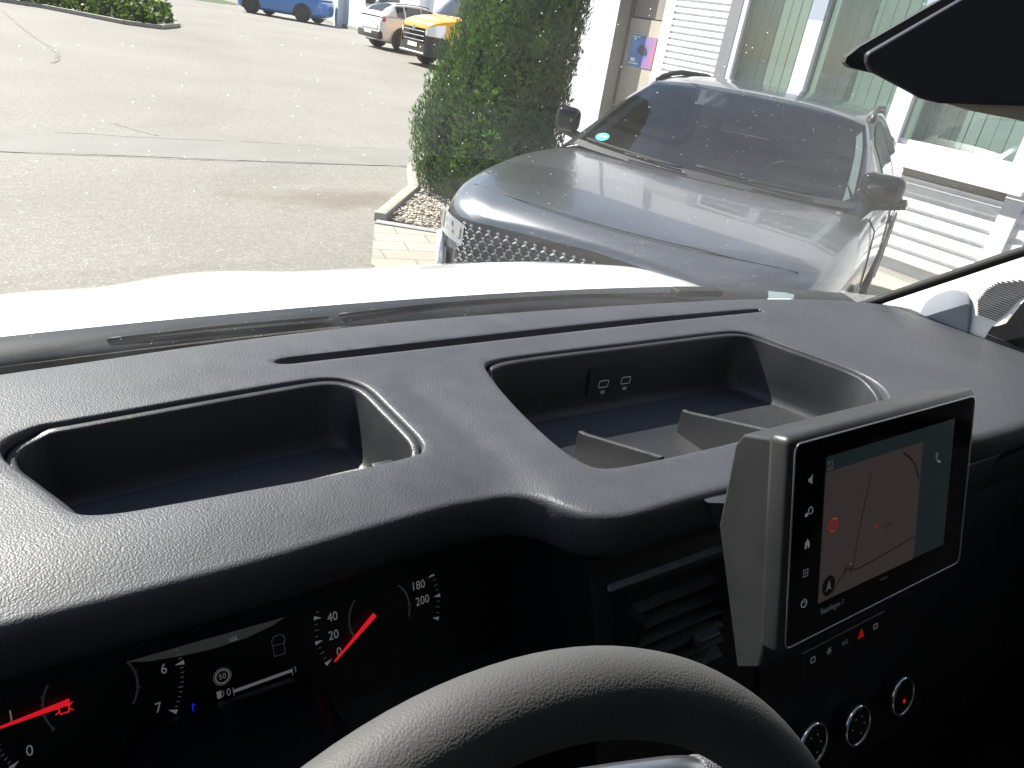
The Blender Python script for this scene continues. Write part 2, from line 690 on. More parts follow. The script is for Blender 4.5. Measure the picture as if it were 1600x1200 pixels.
def inpoly(x, y, poly):
    c = False
    j = len(poly) - 1
    for i in range(len(poly)):
        (xi, yi), (xj, yj) = poly[i], poly[j]
        if (yi > y) != (yj > y) and x < (xj - xi) * (y - yi) / (yj - yi) + xi:
            c = not c
        j = i
    return c


pv.add([(x, y, .012) for x, y in PAV], [tuple(range(len(PAV)))])
pmt = mat('paver_slabs', (.4, .36, .27), .85, spec=.3)
nt, N, L, p = nodes(pmt)
v = coords(nt, 1.0)
mpn = N.new('ShaderNodeMapping')
mpn.inputs['Rotation'].default_value = (0, 0, radians(14))
L.new(v, mpn.inputs[0])
bk = N.new('ShaderNodeTexBrick')
bk.inputs['Scale'].default_value = 1.0
bk.inputs['Brick Width'].default_value = .42
bk.inputs['Row Height'].default_value = .21
bk.inputs['Mortar Size'].default_value = .006
bk.inputs['Mortar Smooth'].default_value = .2
bk.inputs['Color1'].default_value = (.28, .262, .22, 1)
bk.inputs['Color2'].default_value = (.33, .31, .265, 1)
bk.inputs['Mortar'].default_value = (.17, .16, .14, 1)
L.new(mpn.outputs[0], bk.inputs['Vector'])
fine = ramp(nt, noise(nt, v, 60, 5), [(.3, (.88,) * 3), (.7, (1.05,) * 3)])
L.new(mixc(nt, 1, bk.outputs['Color'], fine, 'MULTIPLY'), p.inputs['Base Color'])
tag(pv.build('pavement', pmt), kind='structure')


def kerbrun(mb, pts, wd, h, joint=1.0):
    P = [Vector((x, y, 0)) for x, y in pts]
    for a, b in zip(P[:-1], P[1:]):
        t = (b - a)
        L = t.length
        t.normalize()
        n = Vector((-t.y, t.x, 0))
        k = max(1, round(L / joint))
        for i in range(k):
            p = a + t * (L * i / k + .003)
            mb.rbox(p - n * wd / 2, t * (L / k - .006), n * wd, (0, 0, h), .012, 2)


kb = MB()
kerbrun(kb, [(2.60, 5.56), (3.38, 6.52), (3.78, 7.38), (4.3, 8.05), (5.6, 8.45), (6.9, 8.45)], .10, .075)
tag(kb.build('kerb', M_KERB, smooth=True, autosm=30), kind='structure')
ks = MB()
kerbrun(ks, [(2.55, 5.53), (3.08, 5.14), (3.9, 4.68), (5.0, 4.58), (6.9, 5.28)], .10, .022, .45)
tag(ks.build('edging', M_SLATE, smooth=True, autosm=30), kind='structure')

# gravel in the bed (nobody could count it)
gv = MB()
ico = [(0, 0, 1), (.89, 0, .45), (.28, .85, .45), (-.72, .53, .45), (-.72, -.53, .45), (.28, -.85, .45), (.72, .53, -.45), (-.28, .85, -.45), (-.89, 0, -.45), (-.28, -.85, -.45), (.72, -.53, -.45), (0, 0, -1)]
icf = [(0, 1, 2), (0, 2, 3), (0, 3, 4), (0, 4, 5), (0, 5, 1), (1, 6, 2), (2, 6, 7), (2, 7, 3), (3, 7, 8), (3, 8, 4), (4, 8, 9), (4, 9, 5), (5, 9, 10), (5, 10, 1), (1, 10, 6), (11, 7, 6), (11, 8, 7), (11, 9, 8), (11, 10, 9), (11, 6, 10)]
random.seed(3)
cnt = 0
while cnt < 5200:
    x, y = random.uniform(2.6, 4.6), random.uniform(4.7, 7.4)
    if not inpoly(x, y, ISL):
        continue
    cnt += 1
    r = random.uniform(.009, .022)
    rz = random.uniform(0, pi)
    c, sn = cos(rz), sin(rz)
    a, b, h = r, r * random.uniform(.6, .9), r * random.uniform(.45, .7)
    z0 = .02 + random.random() * .02
    gv.add([(x + (px * a * c - py * b * sn), y + (px * a * sn + py * b * c), z0 + pz * h) for px, py, pz in ico], icf)
tag(gv.build('gravel', M_PEB, recalc=False), 'pale pebble gravel filling the planting bed under the conifer', 'gravel', kind='stuff')

# ------------------------------------------------------------------ clipped thuja
TH = Vector((4.02, 6.32, 0))
th = thing('conifer_tree', 'tall clipped dark green thuja standing in the gravel bed behind the grey car', 'tree', TH)


def th_rad(z, a):
    r = interp(z, [0, .12, .6, 1.4, 2.2, 3.0, 3.6, 3.95], [.48, .61, .70, .57, .50, .44, .30, .08])
    return r * (1 + .05 * sin(3 * a + z * 1.3) + .035 * sin(7 * a - z * 3.1) + .02 * sin(13 * a + 5 * z))


tk = MB()
tk.tube([(0, 0, 0), (.02, .01, 1.2), (0, .02, 2.4), (0, 0, 3.5)], [.075, .06, .04, .015], 10)
for k in range(14):
    a = k * 2.4
    z0 = .3 + k * .2
    tk.tube([(0, 0, z0), (cos(a) * .3, sin(a) * .3, z0 + .2), (cos(a) * .5, sin(a) * .5, z0 + .5)], [.02, .012, .005], 6)
tk.build('trunk', M_TRUNK, th, smooth=True)
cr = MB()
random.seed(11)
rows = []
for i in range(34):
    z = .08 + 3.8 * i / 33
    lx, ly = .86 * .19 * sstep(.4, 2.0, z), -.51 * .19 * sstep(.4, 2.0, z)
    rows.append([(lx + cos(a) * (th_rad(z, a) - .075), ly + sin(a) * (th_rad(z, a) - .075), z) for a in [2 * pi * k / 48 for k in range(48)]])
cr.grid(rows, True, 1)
NS = 42000
for i in range(NS):
    z = .05 + 3.85 * random.random() ** .95
    a = random.uniform(0, 2 * pi)
    rr = th_rad(z, a) - .065 + .085 * random.random() ** .7
    # lumps: groups of sprays stand out from the surface
    rr += .030 * (sin(a * 9 + z * 7) * sin(z * 11 - a * 5)) + .03 * sin(a * 23 + z * 17) * sin(z * 29)
    ls = .19 * sstep(.4, 2.0, z)
    base = Vector((.86 * ls + cos(a) * rr, -.51 * ls + sin(a) * rr, z))
    out = Vector((cos(a), sin(a), 0))
    tang = Vector((-sin(a), cos(a), 0))
    d = (out * random.uniform(.0, .55) + Vector((0, 0, random.uniform(.5, 1.2))) + tang * random.uniform(-.6, .6)).normalized()
    side = (d.cross(out) + tang * random.uniform(-.3, .8) + Vector((0, 0, .3 * random.uniform(-1, 1)))).normalized()
    ln = random.uniform(.03, .06)
    for q in range(3):
        dd = (d + side * (q - 1) * .45 + tang * random.uniform(-.25, .25)).normalized()
        sd2 = (side + out * random.uniform(-.4, .4)).normalized()
        wd = ln * random.uniform(.10, .17)
        l2 = ln * random.uniform(.7, 1.1)
        cr.add([base - sd2 * wd * .4, base + dd * l2 * .55 - sd2 * wd, base + dd * l2, base + dd * l2 * .55 + sd2 * wd, base + sd2 * wd * .4], [(0, 1, 2, 3, 4)])
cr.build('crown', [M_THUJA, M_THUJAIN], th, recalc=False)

# ------------------------------------------------------------------ shrub bed far left, grass beyond
sb = MB()
random.seed(21)
BED = [(.5, 25.6), (1.7, 25.3), (3.4, 23.1), (4.1, 23.0), (4.75, 24.3), (5.2, 27), (4.6, 31), (2, 33), (-4, 33), (-5, 27), (-2, 26)]
n = 0
while n < 17000:
    x, y = random.uniform(-5, 5.3), random.uniform(22.9, 31)
    if not inpoly(x, y, BED):
        continue
    n += 1
    hmax = .55 + .35 * sin(x * 2.1 + y) * sin(y * 1.7) + .25 * sin(x * 5 + 2 * y)
    edge = min(1.0, min(hypot(x - (a[0] + (b[0] - a[0]) * t), y - (a[1] + (b[1] - a[1]) * t)) for a, b in zip(BED, BED[1:] + BED[:1]) for t in (0, .25, .5, .75, 1)) / .7)
    z = max(.06, (hmax + .2) * (.25 + .75 * edge) * random.random() ** .5)
    sz = random.uniform(.05, .13)
    d = Vector((random.uniform(-1, 1), random.uniform(-1, 1), random.uniform(0, 1))).normalized()
    e = d.cross(Vector((random.uniform(-1, 1), random.uniform(-1, 1), random.uniform(-1, 1)))).normalized()
    c = Vector((x, y, z))
    sb.add([c - d * sz, c + e * sz * .5, c + d * sz, c - e * sz * .5], [(0, 1, 2, 3)])
tag(sb.build('shrub_bed', M_SHRUB, recalc=False), 'low mass of leafy green and yellow shrubs in a bed across the yard', 'shrubs', kind='stuff')
kb2 = MB()
kerbrun(kb2, [(.3, 25.75), (1.7, 25.2), (3.35, 23.0), (4.15, 22.9), (4.85, 24.3), (5.3, 27), (4.7, 31)], .12, .10)
tag(kb2.build('bed_kerb', M_KERB), kind='structure')
gr = MB()
gr.add([(-60, 47, .01), (11.0, 44.5, .01), (12.6, 46, .01), (12.6, 90, .01), (-60, 90, .01)], [(0, 1, 2, 3, 4)])
tag(gr.build('lawn', M_GRASS), kind='structure')

# ------------------------------------------------------------------ office building beside the grey car
FX = 7.2
ob = thing('office_building', 'white clad office building with tall windows and blinds behind the grey car', 'building', (FX, 5.0, 0))


def OB(mb, name, m, **k):
    mb.v = [(x - FX, y - 5.0, z) for x, y, z in mb.v]
    return mb.build(name, m, ob, **k)


def cladding(mb, y0, y1, z0, z1, x=FX, pitch=.072, d=.026):
    prof = []
    z = z0
    while z < z1 - .001:
        for dz, dx in ((0, d), (.17 * pitch, 0), (.67 * pitch, 0), (.83 * pitch, d), (pitch, d)):
            if z + dz <= z1 + 1e-6:
                prof.append((z + dz, dx))
        z += pitch
    ys = (y1, y0)
    mb.grid([[(x + dx, y, zz) for y in ys] for zz, dx in prof])


cl = MB()
cladding(cl, 6.62, 7.51, .2, 3.4)
cladding(cl, 2.95, 6.62, .10, .88, pitch=.125, d=.04)
cladding(cl, -4.0, 2.88, .10, 3.4, pitch=.125, d=.04)
OB(cl, 'cladding', M_CLADW, recalc=False)
wl = MB()
wl.box((FX, 8.55, 0), (FX + .5, 12.0, 4.2))                     # white column
wl.box((FX + .0, 7.51, 0), (FX + .5, 7.68, 4.2))
wl.box((FX + .06, -4.0, 3.4), (FX + .5, 7.51, 4.2))
wl.box((FX + .06, -4.0, 0), (FX + .4, 7.51, .098))
wl.box((FX + .03, 7.68, 2.6), (FX + .5, 8.55, 4.2))
wl.box((FX + .5, -4.0, 0), (FX + 6, 12.0, 4.2))
OB(wl, 'wall', M_RENDER)
rv = MB()
rv.add([(FX + .004, 8.546, 0), (FX + .34, 8.546, 0), (FX + .34, 8.546, 2.6), (FX + .004, 8.546, 2.6)], [(0, 1, 2, 3)])
OB(rv, 'door_reveal', M_TAUPE)
dr = MB()
dr.box((FX + .215, 7.60, .0), (FX + .275, 8.545, 1.885))
dr.box((FX + .20, 8.50, .0), (FX + .215, 8.52, 2.6), 1)
dr.box((FX + .235, 7.60, 1.90), (FX + .275, 8.545, 2.6), 2)
dr.tube([(FX + .19, 7.86, .95), (FX + .19, 7.86, 1.15)], .012, 8, 1)
OB(dr, 'door', [M_DOOR, M_CRACK, M_TAUPE])
# windows: frame, pane, blind slats
ZS, ZT = 1.14, 3.3


def window(y0, y1):
    fr = MB()
    fw = .07
    fr.box((FX - .01, y0, ZS), (FX + .08, y0 + fw, ZT))
    fr.box((FX - .01, y1 - fw, ZS), (FX + .08, y1, ZT))
    fr.box((FX - .008, y0 + fw, ZS), (FX + .08, y1 - fw, ZS + .05))
    fr.box((FX - .008, y0 + fw, ZT - .07), (FX + .08, y1 - fw, ZT))
    f = OB(fr, 'window', M_FRAMEW)
    p = MB()
    p.box((FX + .03, y0 + fw, ZS + .05), (FX + .036, y1 - fw, ZT - .07))
    OB(p, 'pane', M_PANE).parent = f
    b = MB()
    y = y0 + .02
    while y < y1 - .03:
        yy = min(y + .118, y1 - .02)
        t = random.uniform(-.0015, .0015)
        b.add([(FX + .16 + t, y, ZS + .03), (FX + .163 - t, yy, ZS + .03), (FX + .163 - t, yy, ZT), (FX + .16 + t, y, ZT)], [(0, 1, 2, 3)])
        y += .121
    OB(b, 'blind', M_BLIND).parent = f
    return f


for y0, y1 in ((5.42, 6.45), (4.22, 5.42), (3.02, 4.22)):
    window(y0, y1)
rm = MB()
rm.box((FX + .24, 2.96, ZS), (FX + .49, 6.6, 3.4))
OB(rm, 'room_back', M_ROOM)
fg = MB()
fg.box((FX - .015, 6.45, .88), (FX + .1, 6.62, 3.4))
OB(fg, 'window_jamb', M_FRAMEG)
fg = MB()
fg.box((FX - .025, 2.87, .10), (FX + .1, 3.02, 3.4))
OB(fg, 'window_jamb', M_FRAMEW)
mu = MB()
for y in (5.42, 4.22):
    mu.box((FX - .05, y - .09, ZS), (FX - .012, y + .09, 2.08))
    mu.box((FX - .05, y - .09, 2.08), (FX - .012, y + .09, 3.3), 1)
OB(mu, 'mullion', [M_FRAMEW, mat('mullion_grey', (.33, .37, .45), .5)])
si = MB()
si.box((FX - .06, 2.88, 1.0), (FX + .08, 6.45, ZS))
si.box((FX - .11, 2.88, .955), (FX - .062, 6.45, .995))
si.box((FX + .02, 2.95, .88), (FX + .08, 6.45, .998), 1)
OB(si, 'sill', [M_FRAMEW, M_TAUPE])
# poster on the door
pm = mat('poster_print', (.1, .2, .5), .35)
nt, N, L, p = nodes(pm)
v = coords(nt, 1.0)
sx = N.new('ShaderNodeSeparateXYZ')
L.new(v, sx.inputs[0])
nz = noise(nt, v, 6, 4)
ad = N.new('ShaderNodeMath')
ad.operation = 'MULTIPLY_ADD'
ad.inputs[1].default_value = .5
L.new(nz, ad.inputs[0])
L.new(sx.outputs[1], ad.inputs[2])
L.new(ramp(nt, ad.outputs[0], [(.0, (.40, .16, .26)), (.12, (.26, .17, .36)), (.24, (.05, .12, .40)), (.5, (.10, .32, .60))]), p.inputs['Base Color'])
po = thing('poster', 'blue and pink printed poster on the beige door', 'poster', (FX + .211, 8.17, 1.495))
pp = MB()
pp.box((-.004, -.245, -.19), (0, .245, .19))
pp.build('print', pm, po)
pc = MB()
pc.prism([(-.006, .10, .02), (-.006, .05, .075), (-.006, -.03, .08), (-.006, -.10, .03), (-.006, -.12, -.03), (-.006, -.02, -.045), (-.006, .06, -.02)], (.001, 0, 0))
pc.build('picture', mat('poster_dark', (.03, .03, .07), .4), po)
pt = MB()
pt.box((-.006, .02, -.16), (-.005, .22, -.145))
pt.box((-.006, .10, -.13), (-.005, .19, -.085))
pt.box((-.006, .08, .165), (-.005, .23, .175))
pt.build('lettering', M_PLATE, po)

# ------------------------------------------------------------------ far hall along the yard
HX = 14.8
hl = thing('warehouse', 'pale blue white industrial hall at the far side of the yard', 'building', (HX, 33, 0))


def HB(mb, name, m, **k):
    mb.v = [(x - HX, y - 33, z) for x, y, z in mb.v]
    return mb.build(name, m, hl, **k)


hb = MB()
hb.box((HX, 14.0, .16), (HX + 14, 46, 6.5))
HB(hb, 'wall', M_HALL)
hb = MB()
hb.box((HX - .05, 13.9, 0), (HX + 13.9, 46.1, .16))
HB(hb, 'plinth', M_KERB)
for y0 in (31.3, 22.4):
    hw = MB()
    hw.box((HX - .03, y0, 1.15), (HX + .02, y0 + 3.4, 3.6))
    f = HB(hw, 'window', M_FRAMEG)
    hw = MB()
    hw.box((HX - .05, y0 + .1, 1.25), (HX - .032, y0 + 3.3, 3.5))
    HB(hw, 'pane', M_CARGLASS).parent = f
for y0 in (28.9, 26.3, 37.2):
    hp = MB()
    hp.box((HX - .30, y0, 0), (HX - .002, y0 + .45, 6.5))
    HB(hp, 'pilaster', M_RENDER)


# ================================================================== CARS
def car(name, label, P, loc, heading):
    """P: table of the body; local x = lateral, local y = backwards from the nose"""
    root = thing(name, label, P['cat'], loc, 0, 'cars parked in the yard' if P['cat'] == 'car' else None)
    root.rotation_euler = (0, 0, -heading)
    bs, ws, zs, zh, zb = P['b'], P['w'], P['zs'], P['zh'], P['zb']
    Lc = bs[-1]

    def sec(b):
        W, S, H, B = (interp(b, bs, t) for t in (ws, zs, zh, zb))
        mid = .5 * (B + S)
        half = [(.0, B), (.86 * W, B), (.965 * W, B + .10), (1.0 * W, mid + .02), (.995 * W, mid + .14), (.972 * W, S - .055), (.925 * W, S),
                (.80 * W, lerp(S, H, .55)), (.45 * W, lerp(S, H, .94)), (0, H)]
        return half

    st = P['st']
    rows = []
    for b in st:
        h = sec(b)
        bb = [b] * len(h)
        ring = [(x, b + P.get('bow', 0) * 0, z) for x, z in h] + [(-x, b, z) for x, z in h[-2:0:-1]]
        rows.append(ring)
    bd = MB()
    bd.grid(rows, True)
    n = len(rows[0])
    bd.f += [tuple(range(n)), tuple(range((len(rows) - 1) * n, len(rows) * n))[::-1]]
    bd.mi += [0, 0]
    body = bd.build('body', P['paint'], root, smooth=True, sub=2, recalc=True)
    cre = body.data.attributes.new('crease_edge', 'FLOAT', 'EDGE')
    for e in body.data.edges:
        a, b = e.vertices
        if a % n == b % n:
            j = a % n
            j = min(j, n - j)
            if j in (6, 7):
                cre.data[e.index].value = .75 if j == 6 else .55
            elif j == 3:
                cre.data[e.index].value = .4

    # greenhouse
    gb, gz, gu, gub, gzb = P['gb'], P['gz'], P['gu'], P['gub'], P['gzb']
    crown = P['crown']

    def bowf(b):
        return interp(b, [gb[0], P['hdr'], P['hdr'] + .6], [1.0, .45, 0.0])

    def gh(b, t, off=0.0):
        """t in [-1,1]; |t|<.6 top, .6..1 side"""
        zr, ur, ub, zbelt = (interp(b, gb, q) for q in (gz, gu, gub, gzb))
        a = abs(t)
        sg = 1 if t >= 0 else -1
        if a <= .6:
            q = a / .6
            x = ur * q
            zc = crown * min(1, max(0, (zr - zbelt) / .3))
            z = zr + zc * (1 - q ** 2.2)
            bow = P['wbow'] * (q ** 2) * bowf(b)
            return Vector((sg * x, b + bow, z + off))
        q = (a - .6) / .4
        x = lerp(ur, ub, q) + .02 * sin(pi * q)
        bow = P['wbow'] * bowf(b) * (1 - q * .3)
        return Vector((sg * (x + off), b + bow, lerp(zr, zbelt, q)))

    NB = 40
    bl = [lerp(gb[0], gb[-1], i / NB) for i in range(NB + 1)]
    tl = [-1, -.95, -.87, -.8, -.73, -.66, -.62, -.6, -.57, -.5, -.4, -.25, 0, .25, .4, .5, .57, .6, .62, .66, .73, .8, .87, .95, 1]
    sh = MB()
    sh.grid([[gh(b, t) for t in tl] for b in bl])
    if P.get('cabin'):
        nt_ = len(tl) - 1
        kf = []
        for k, f in enumerate(sh.f):
            i, j = divmod(k, nt_)
            if bl[i] >= gb[0] and bl[i + 1] < P['hdr'] - .02 and abs(tl[j]) < .58 and abs(tl[j + 1]) < .58:
                continue
            kf.append(f)
        sh.f = kf
        sh.mi = [0] * len(kf)
    sh.build('roof', P.get('roofpaint', P['paint']), root, smooth=True, autosm=50)

    def patch(nm, b0, b1, t0, t1, m, off=.006, nb=14, ntt=14, parent=root, edge=None):
        q = MB()
        rows = []
        for i in range(nb + 1):
            r = []
            for j in range(ntt + 1):
                ta, tb = t0, t1
                if edge:
                    ta, tb = edge(i / nb)
                r.append(gh(lerp(b0, b1, i / nb), lerp(ta, tb, j / ntt), off))
            rows.append(r)
        q.grid(rows)
        return q.build(nm, m, parent, smooth=True)

    patch('windscreen', gb[0] + .02, P['hdr'] - .03, -.572, .572, P.get('glass', M_CARGLASS))
    if 'rearglass' in P:
        b0, b1 = P['rearglass']
        patch('rear_window', b0, b1, -.50, .50, M_CARGLASS)
    for sg in (-1, 1):
        for (b0, b1, f0, f1) in P['side']:
            q = MB()
            rows = []
            for i in range(11):
                b = lerp(b0, b1, i / 10)
                zr, zbl = interp(b, gb, gz), interp(b, gb, gzb)
                r = []
                for j in range(7):
                    hi, lo = .645, .985
                    t = lerp(hi, lo, j / 6)
                    r.append(gh(b, sg * t, .006))
                rows.append(r)
            q.grid(rows)
            q.build('side_window', M_CARGLASS2 if P.get('lightglass') else M_CARGLASS, root, smooth=True)
    # wheels
    for b in P['axles']:
        for sg in (-1, 1):
            W = interp(b, bs, ws)
            r = P['wr']
            c = Vector((sg * (W - .10), b, r))
            ty = MB()
            prof = [(r * .60, -.11), (r * .93, -.11), (r, -.085), (r, .085), (r * .93, .11), (r * .62, .112)]
            ty.lathe(c, (0, 1, 0), (0, 0, 1), (sg, 0, 0), prof, 32)
            ty.disc(c - Vector((sg * .1, 0, 0)), (0, 1, 0), (0, 0, 1), r * .9, 24)
            wh = ty.build('wheel', M_TYRE, root, smooth=True, autosm=40)
            rm = MB()
            rm.lathe(c, (0, 1, 0), (0, 0, 1), (sg, 0, 0), [(r * .66, .10), (r * .64, .115), (r * .60, .10), (r * .58, .05)], 32)
            for k in range(5):
                a = 2 * pi * k / 5 + .3
                d = Vector((0, cos(a), sin(a)))
                e = Vector((0, -sin(a), cos(a)))
                o = c + Vector((sg * .085, 0, 0))
                rm.prism([o + d * .02 - e * .03, o + d * r * .61 - e * .05, o + d * r * .61 + e * .05, o + d * .02 + e * .03], (sg * .02, 0, 0))
            rm.build('rim', M_RIM, wh, smooth=True, autosm=40)
            ar = MB()
            arow = []
            for rr, ex in ((r * 1.02, .012), (r * 1.08, .022), (r * 1.24, .018), (r * 1.28, .004)):
                arow.append([(sg * (W + ex), b + cos(a) * rr, max(P['zbm'], r + sin(a) * rr)) for a in [radians(-25 + 230 * k / 28) for k in range(29)]])
            ar.grid(arow)
            dsk = [(sg * (W + .008), b + cos(a) * r * 1.03, r + sin(a) * r * 1.03) for a in [2 * pi * k / 28 for k in range(28)]]
            ar.add(dsk, [tuple(range(28))])
            ar.build('wheel_arch', M_CLAD, root, smooth=True, autosm=40)
    # door mirrors
    for sg in (-1, 1):
        mb_, zb_ = P['mir']
        u0 = interp(mb_, gb, gub)
        q = MB()
        q.rbox((u0 - .13 if sg > 0 else -(u0 + .13), mb_ - .03, zb_ - .06), (.22 if sg > 0 else .15, 0, 0), (0, .11, 0), (0, 0, .145), .045, 4)
        q.tube([(sg * (u0 - .03), mb_ + .05, zb_ - .08), (sg * (u0 + .12), mb_ + .03, zb_ - .04)], .028, 8)
        q.build('door_mirror', P.get('mirpaint', M_GLOSS), root, smooth=True, autosm=50)

    def front(u):
        """nose depth at lateral u"""
        k = bs.index(P['nose_to'])
        a = abs(u)
        return interp(a, [x * .985 for x in ws[:k + 1]], bs[:k + 1])

    return root, front, gh, sec


M_ROOFBLK = paint('black_roof_paint', (.018, .019, .022), 0, .25)
SUV = dict(
    cat='car', paint=M_GREY,
    b=[0, .05, .12, .28, .50, .90, 1.25, 1.8, 2.6, 3.4, 3.95, 4.28, 4.44, 4.50],
    w=[.58, .73, .82, .905, .94, .955, .955, .955, .955, .955, .93, .88, .80, .72],
    zs=[.80, .835, .86, .895, .94, .99, 1.0, 1.0, 1.01, 1.03, 1.05, 1.04, .98, .85],
    zh=[.865, .905, .94, .965, .995, 1.03, 1.05, 1.02, 1.01, 1.03, 1.05, 1.04, .98, .85],
    zb=[.30, .24, .21, .19, .19, .19, .19, .19, .19, .19, .20, .26, .32, .38],
    st=[0, .03, .08, .16, .28, .45, .7, .95, 1.2, 1.5, 2.0, 2.6, 3.2, 3.7, 4.05, 4.28, 4.42, 4.48, 4.50],
    gb=[1.16, 1.35, 1.58, 1.85, 2.10, 2.3, 2.7, 3.3, 3.85, 4.15, 4.35, 4.46],
    gz=[1.03, 1.105, 1.20, 1.315, 1.41, 1.445, 1.465, 1.455, 1.40, 1.27, 1.12, 1.02],
    gu=[.83, .815, .79, .745, .685, .665, .65, .64, .62, .62, .65, .69],
    gub=[.85, .885, .905, .915, .92, .92, .92, .91, .89, .86, .80, .72],
    gzb=[1.0, 1.0, 1.0, 1.0, 1.0, 1.0, 1.01, 1.02, 1.05, 1.05, 1.02, .98],
    crown=.04, wbow=.28, hdr=2.16, nose_to=.28, rearglass=(3.9, 4.3),
    side=[(1.95, 2.68, 0, 0), (2.73, 3.45, 0, 0), (3.52, 3.85, 0, 0)],
    axles=[.90, 3.56], wr=.345, zbm=.2, mir=(1.62, 1.13), mirpaint=M_GLOSS, lightglass=True, roofpaint=M_ROOFBLK, cabin=True, glass=tinted())
NOSE = Vector((2.00, 2.25, 0))
HEAD = radians(62.6)
suv, sfront, sgh, ssec = car('parked_car', 'satin grey SUV parked nose towards the van beside the conifer', SUV, NOSE, HEAD)


def on_front(u, z, off=.0):
    zlean = .06 * max(0, (z - .55)) ** 1.0
    return Vector((u, sfront(u) - .012 - off + zlean * .6, z))


gp = MB()
rows = []
for i in range(9):
    t = i / 8
    rows.append([on_front(lerp(-.66, .66, j / 30), lerp(.36, .825 + .025 * (1 - abs(lerp(-1, 1, j / 30))), t)) for j in range(31)])
gp.grid(rows)
grl = gp.build('grille', M_CLAD, suv, smooth=True)
gq = MB()
for r in range(12):
    for c in range(-15, 16):
        u = c * .046 + (.023 if r % 2 else 0)
        z = .40 + r * .036
        if abs(u) > .645 or z > .815:
            continue
        for a in (90, 210, 330):
            d = Vector((cos(radians(a)) * .020, sin(radians(a)) * .020))
            gq.tube([on_front(u, z, .004), on_front(u + d.x, z + d.y, .008)], [.0052, .0030], 5)
        d = .011
        gq.add([on_front(u - d, z + .012, .010), on_front(u + d, z + .012, .010), on_front(u + d * .4, z + .019, .006), on_front(u - d * .4, z + .019, .006)], [(0, 1, 2, 3)])
gq.build('grille_pattern', M_SATIN, grl)
for sg in (-1, 1):
    hl_ = MB()
    rows = []
    for i in range(6):
        t = i / 5
        rows.append([on_front(sg * lerp(.62, .885, j / 12), lerp(.735 - .03 * (1 - j / 12), .80 + .05 * (j / 12), t), .010) for j in range(13)])
    hl_.grid(rows)
    h_ = hl_.build('headlight', M_HLENS, suv, smooth=True)
    dk = MB()
    for a, b, c, d in ((.64, .665, .74, .79), (.69, .745, .75, .765), (.70, .76, .78, .80), (.775, .80, .745, .82), (.82, .87, .765, .785), (.83, .875, .80, .825)):
        dk.grid([[on_front(sg * a, c, .014), on_front(sg * b, c, .014)], [on_front(sg * a, d, .014), on_front(sg * b, d, .014)]])
    dk.build('reflector', M_CHROME, h_)
    dl = MB()
    dl.tube([on_front(sg * .80, .72, .012), on_front(sg * .76, .60, .012), on_front(sg * .80, .42, .012)], .018, 6)
    dl.build('daytime_lamp', M_LAMP, suv, smooth=True)
    bk = MB()
    bk.grid([[on_front(sg * .70, .34, .006), on_front(sg * .82, .34, .006), on_front(sg * .868, .34, .006)], [on_front(sg * .72, .66, .006), on_front(sg * .82, .66, .006), on_front(sg * .868, .66, .006)]])
    bk.build('bumper_corner', M_GREY, suv, smooth=True)
    # roof rail
    rl = MB()
    pth = [sgh(b, sg * .60, .0) + Vector((sg * .005, 0, .018 * min(1, 6 * (b - 2.2) / 1.6, 6 * (3.8 - b) / 1.6))) for b in [2.2 + 1.6 * k / 16 for k in range(17)]]
    rl.tube(pth, .017, 8)
    rl.build('roof_rail', M_CLAD, suv, smooth=True)
    # door shut line, handle and sill cladding
    for b in (1.50, 2.70, 3.6):
        ln_ = MB()
        hs = ssec(b)
        ln_.tube([(sg * (hs[k][0] + .0015), b, hs[k][1]) for k in (2, 3, 4, 5, 6)], .004, 5)
        ln_.build('door_gap', M_BLACK, suv)
    for b in (2.42, 3.4):
        hd = MB()
        hd.rbox((sg * .955 - .012, b, .86), (.024, 0, 0), (0, .17, 0), (0, 0, .03), .008, 2)
        hd.build('door_handle', M_CLAD, suv, smooth=True)
    sc_ = MB()
    sc_.grid([[(sg * .958, 1.3, .20), (sg * .958, 3.1, .20)], [(sg * .966, 1.3, .34), (sg * .966, 3.1, .34)]])
    sc_.build('sill_cladding', M_CLAD, suv)
# hood shut lines
hgap = MB()


def hoodpt(u, b, lift=.002):
    h = ssec(b)
    xs = [x for x, z in h[6:]][::-1]
    zz = [z for x, z in h[6:]][::-1]
    return Vector((u, b, interp(abs(u), xs, zz) + lift))


hgap.tube([hoodpt(lerp(-.76, .76, k / 20), .115 + .17 * abs(lerp(-1, 1, k / 20)) ** 2.2, -.001) for k in range(21)], .0028, 5)
hgap.build('bonnet_gap', M_BLACK, suv)
# cowl and wipers
cw = MB()
cw.grid([[sgh(1.165, t, .008) for t in [-.58 + 1.16 * k / 20 for k in range(21)]], [sgh(1.225, t, .009) for t in [-.58 + 1.16 * k / 20 for k in range(21)]]])
cw.build('cowl', M_CLAD, suv, smooth=True)
for t0, t1, b0, b1 in ((-.06, -.52, 1.20, 1.22), (.42, .0, 1.20, 1.24)):
    q = MB()
    q.tube([sgh(lerp(b0, b1, k / 10), lerp(t0, t1, k / 10), .028) for k in range(11)], .009, 6)
    q.tube([sgh(lerp(b0, b1 - .03, k / 10) - .02, lerp(t0 + .02, (t0 + t1) / 2, k / 10), .04) for k in range(11)], .007, 6)
    q.build('wiper', M_BLACK, suv, smooth=True)
stk = MB()
stk.add([sgh(1.315 + .045 * sin(a), -.475 + .035 * cos(a), .010) for a in [2 * pi * k / 24 for k in range(24)]], [tuple(range(24))])
stk.add([sgh(1.32 + .010 * y, -.475 + .020 * x, .0115) for x, y in ((-1, -1), (1, -1), (1, 1), (-1, 1))], [(0, 1, 2, 3)], 1)
stk.build('sticker', [M_STICK, M_PLATE], suv, recalc=False)
ms = MB()
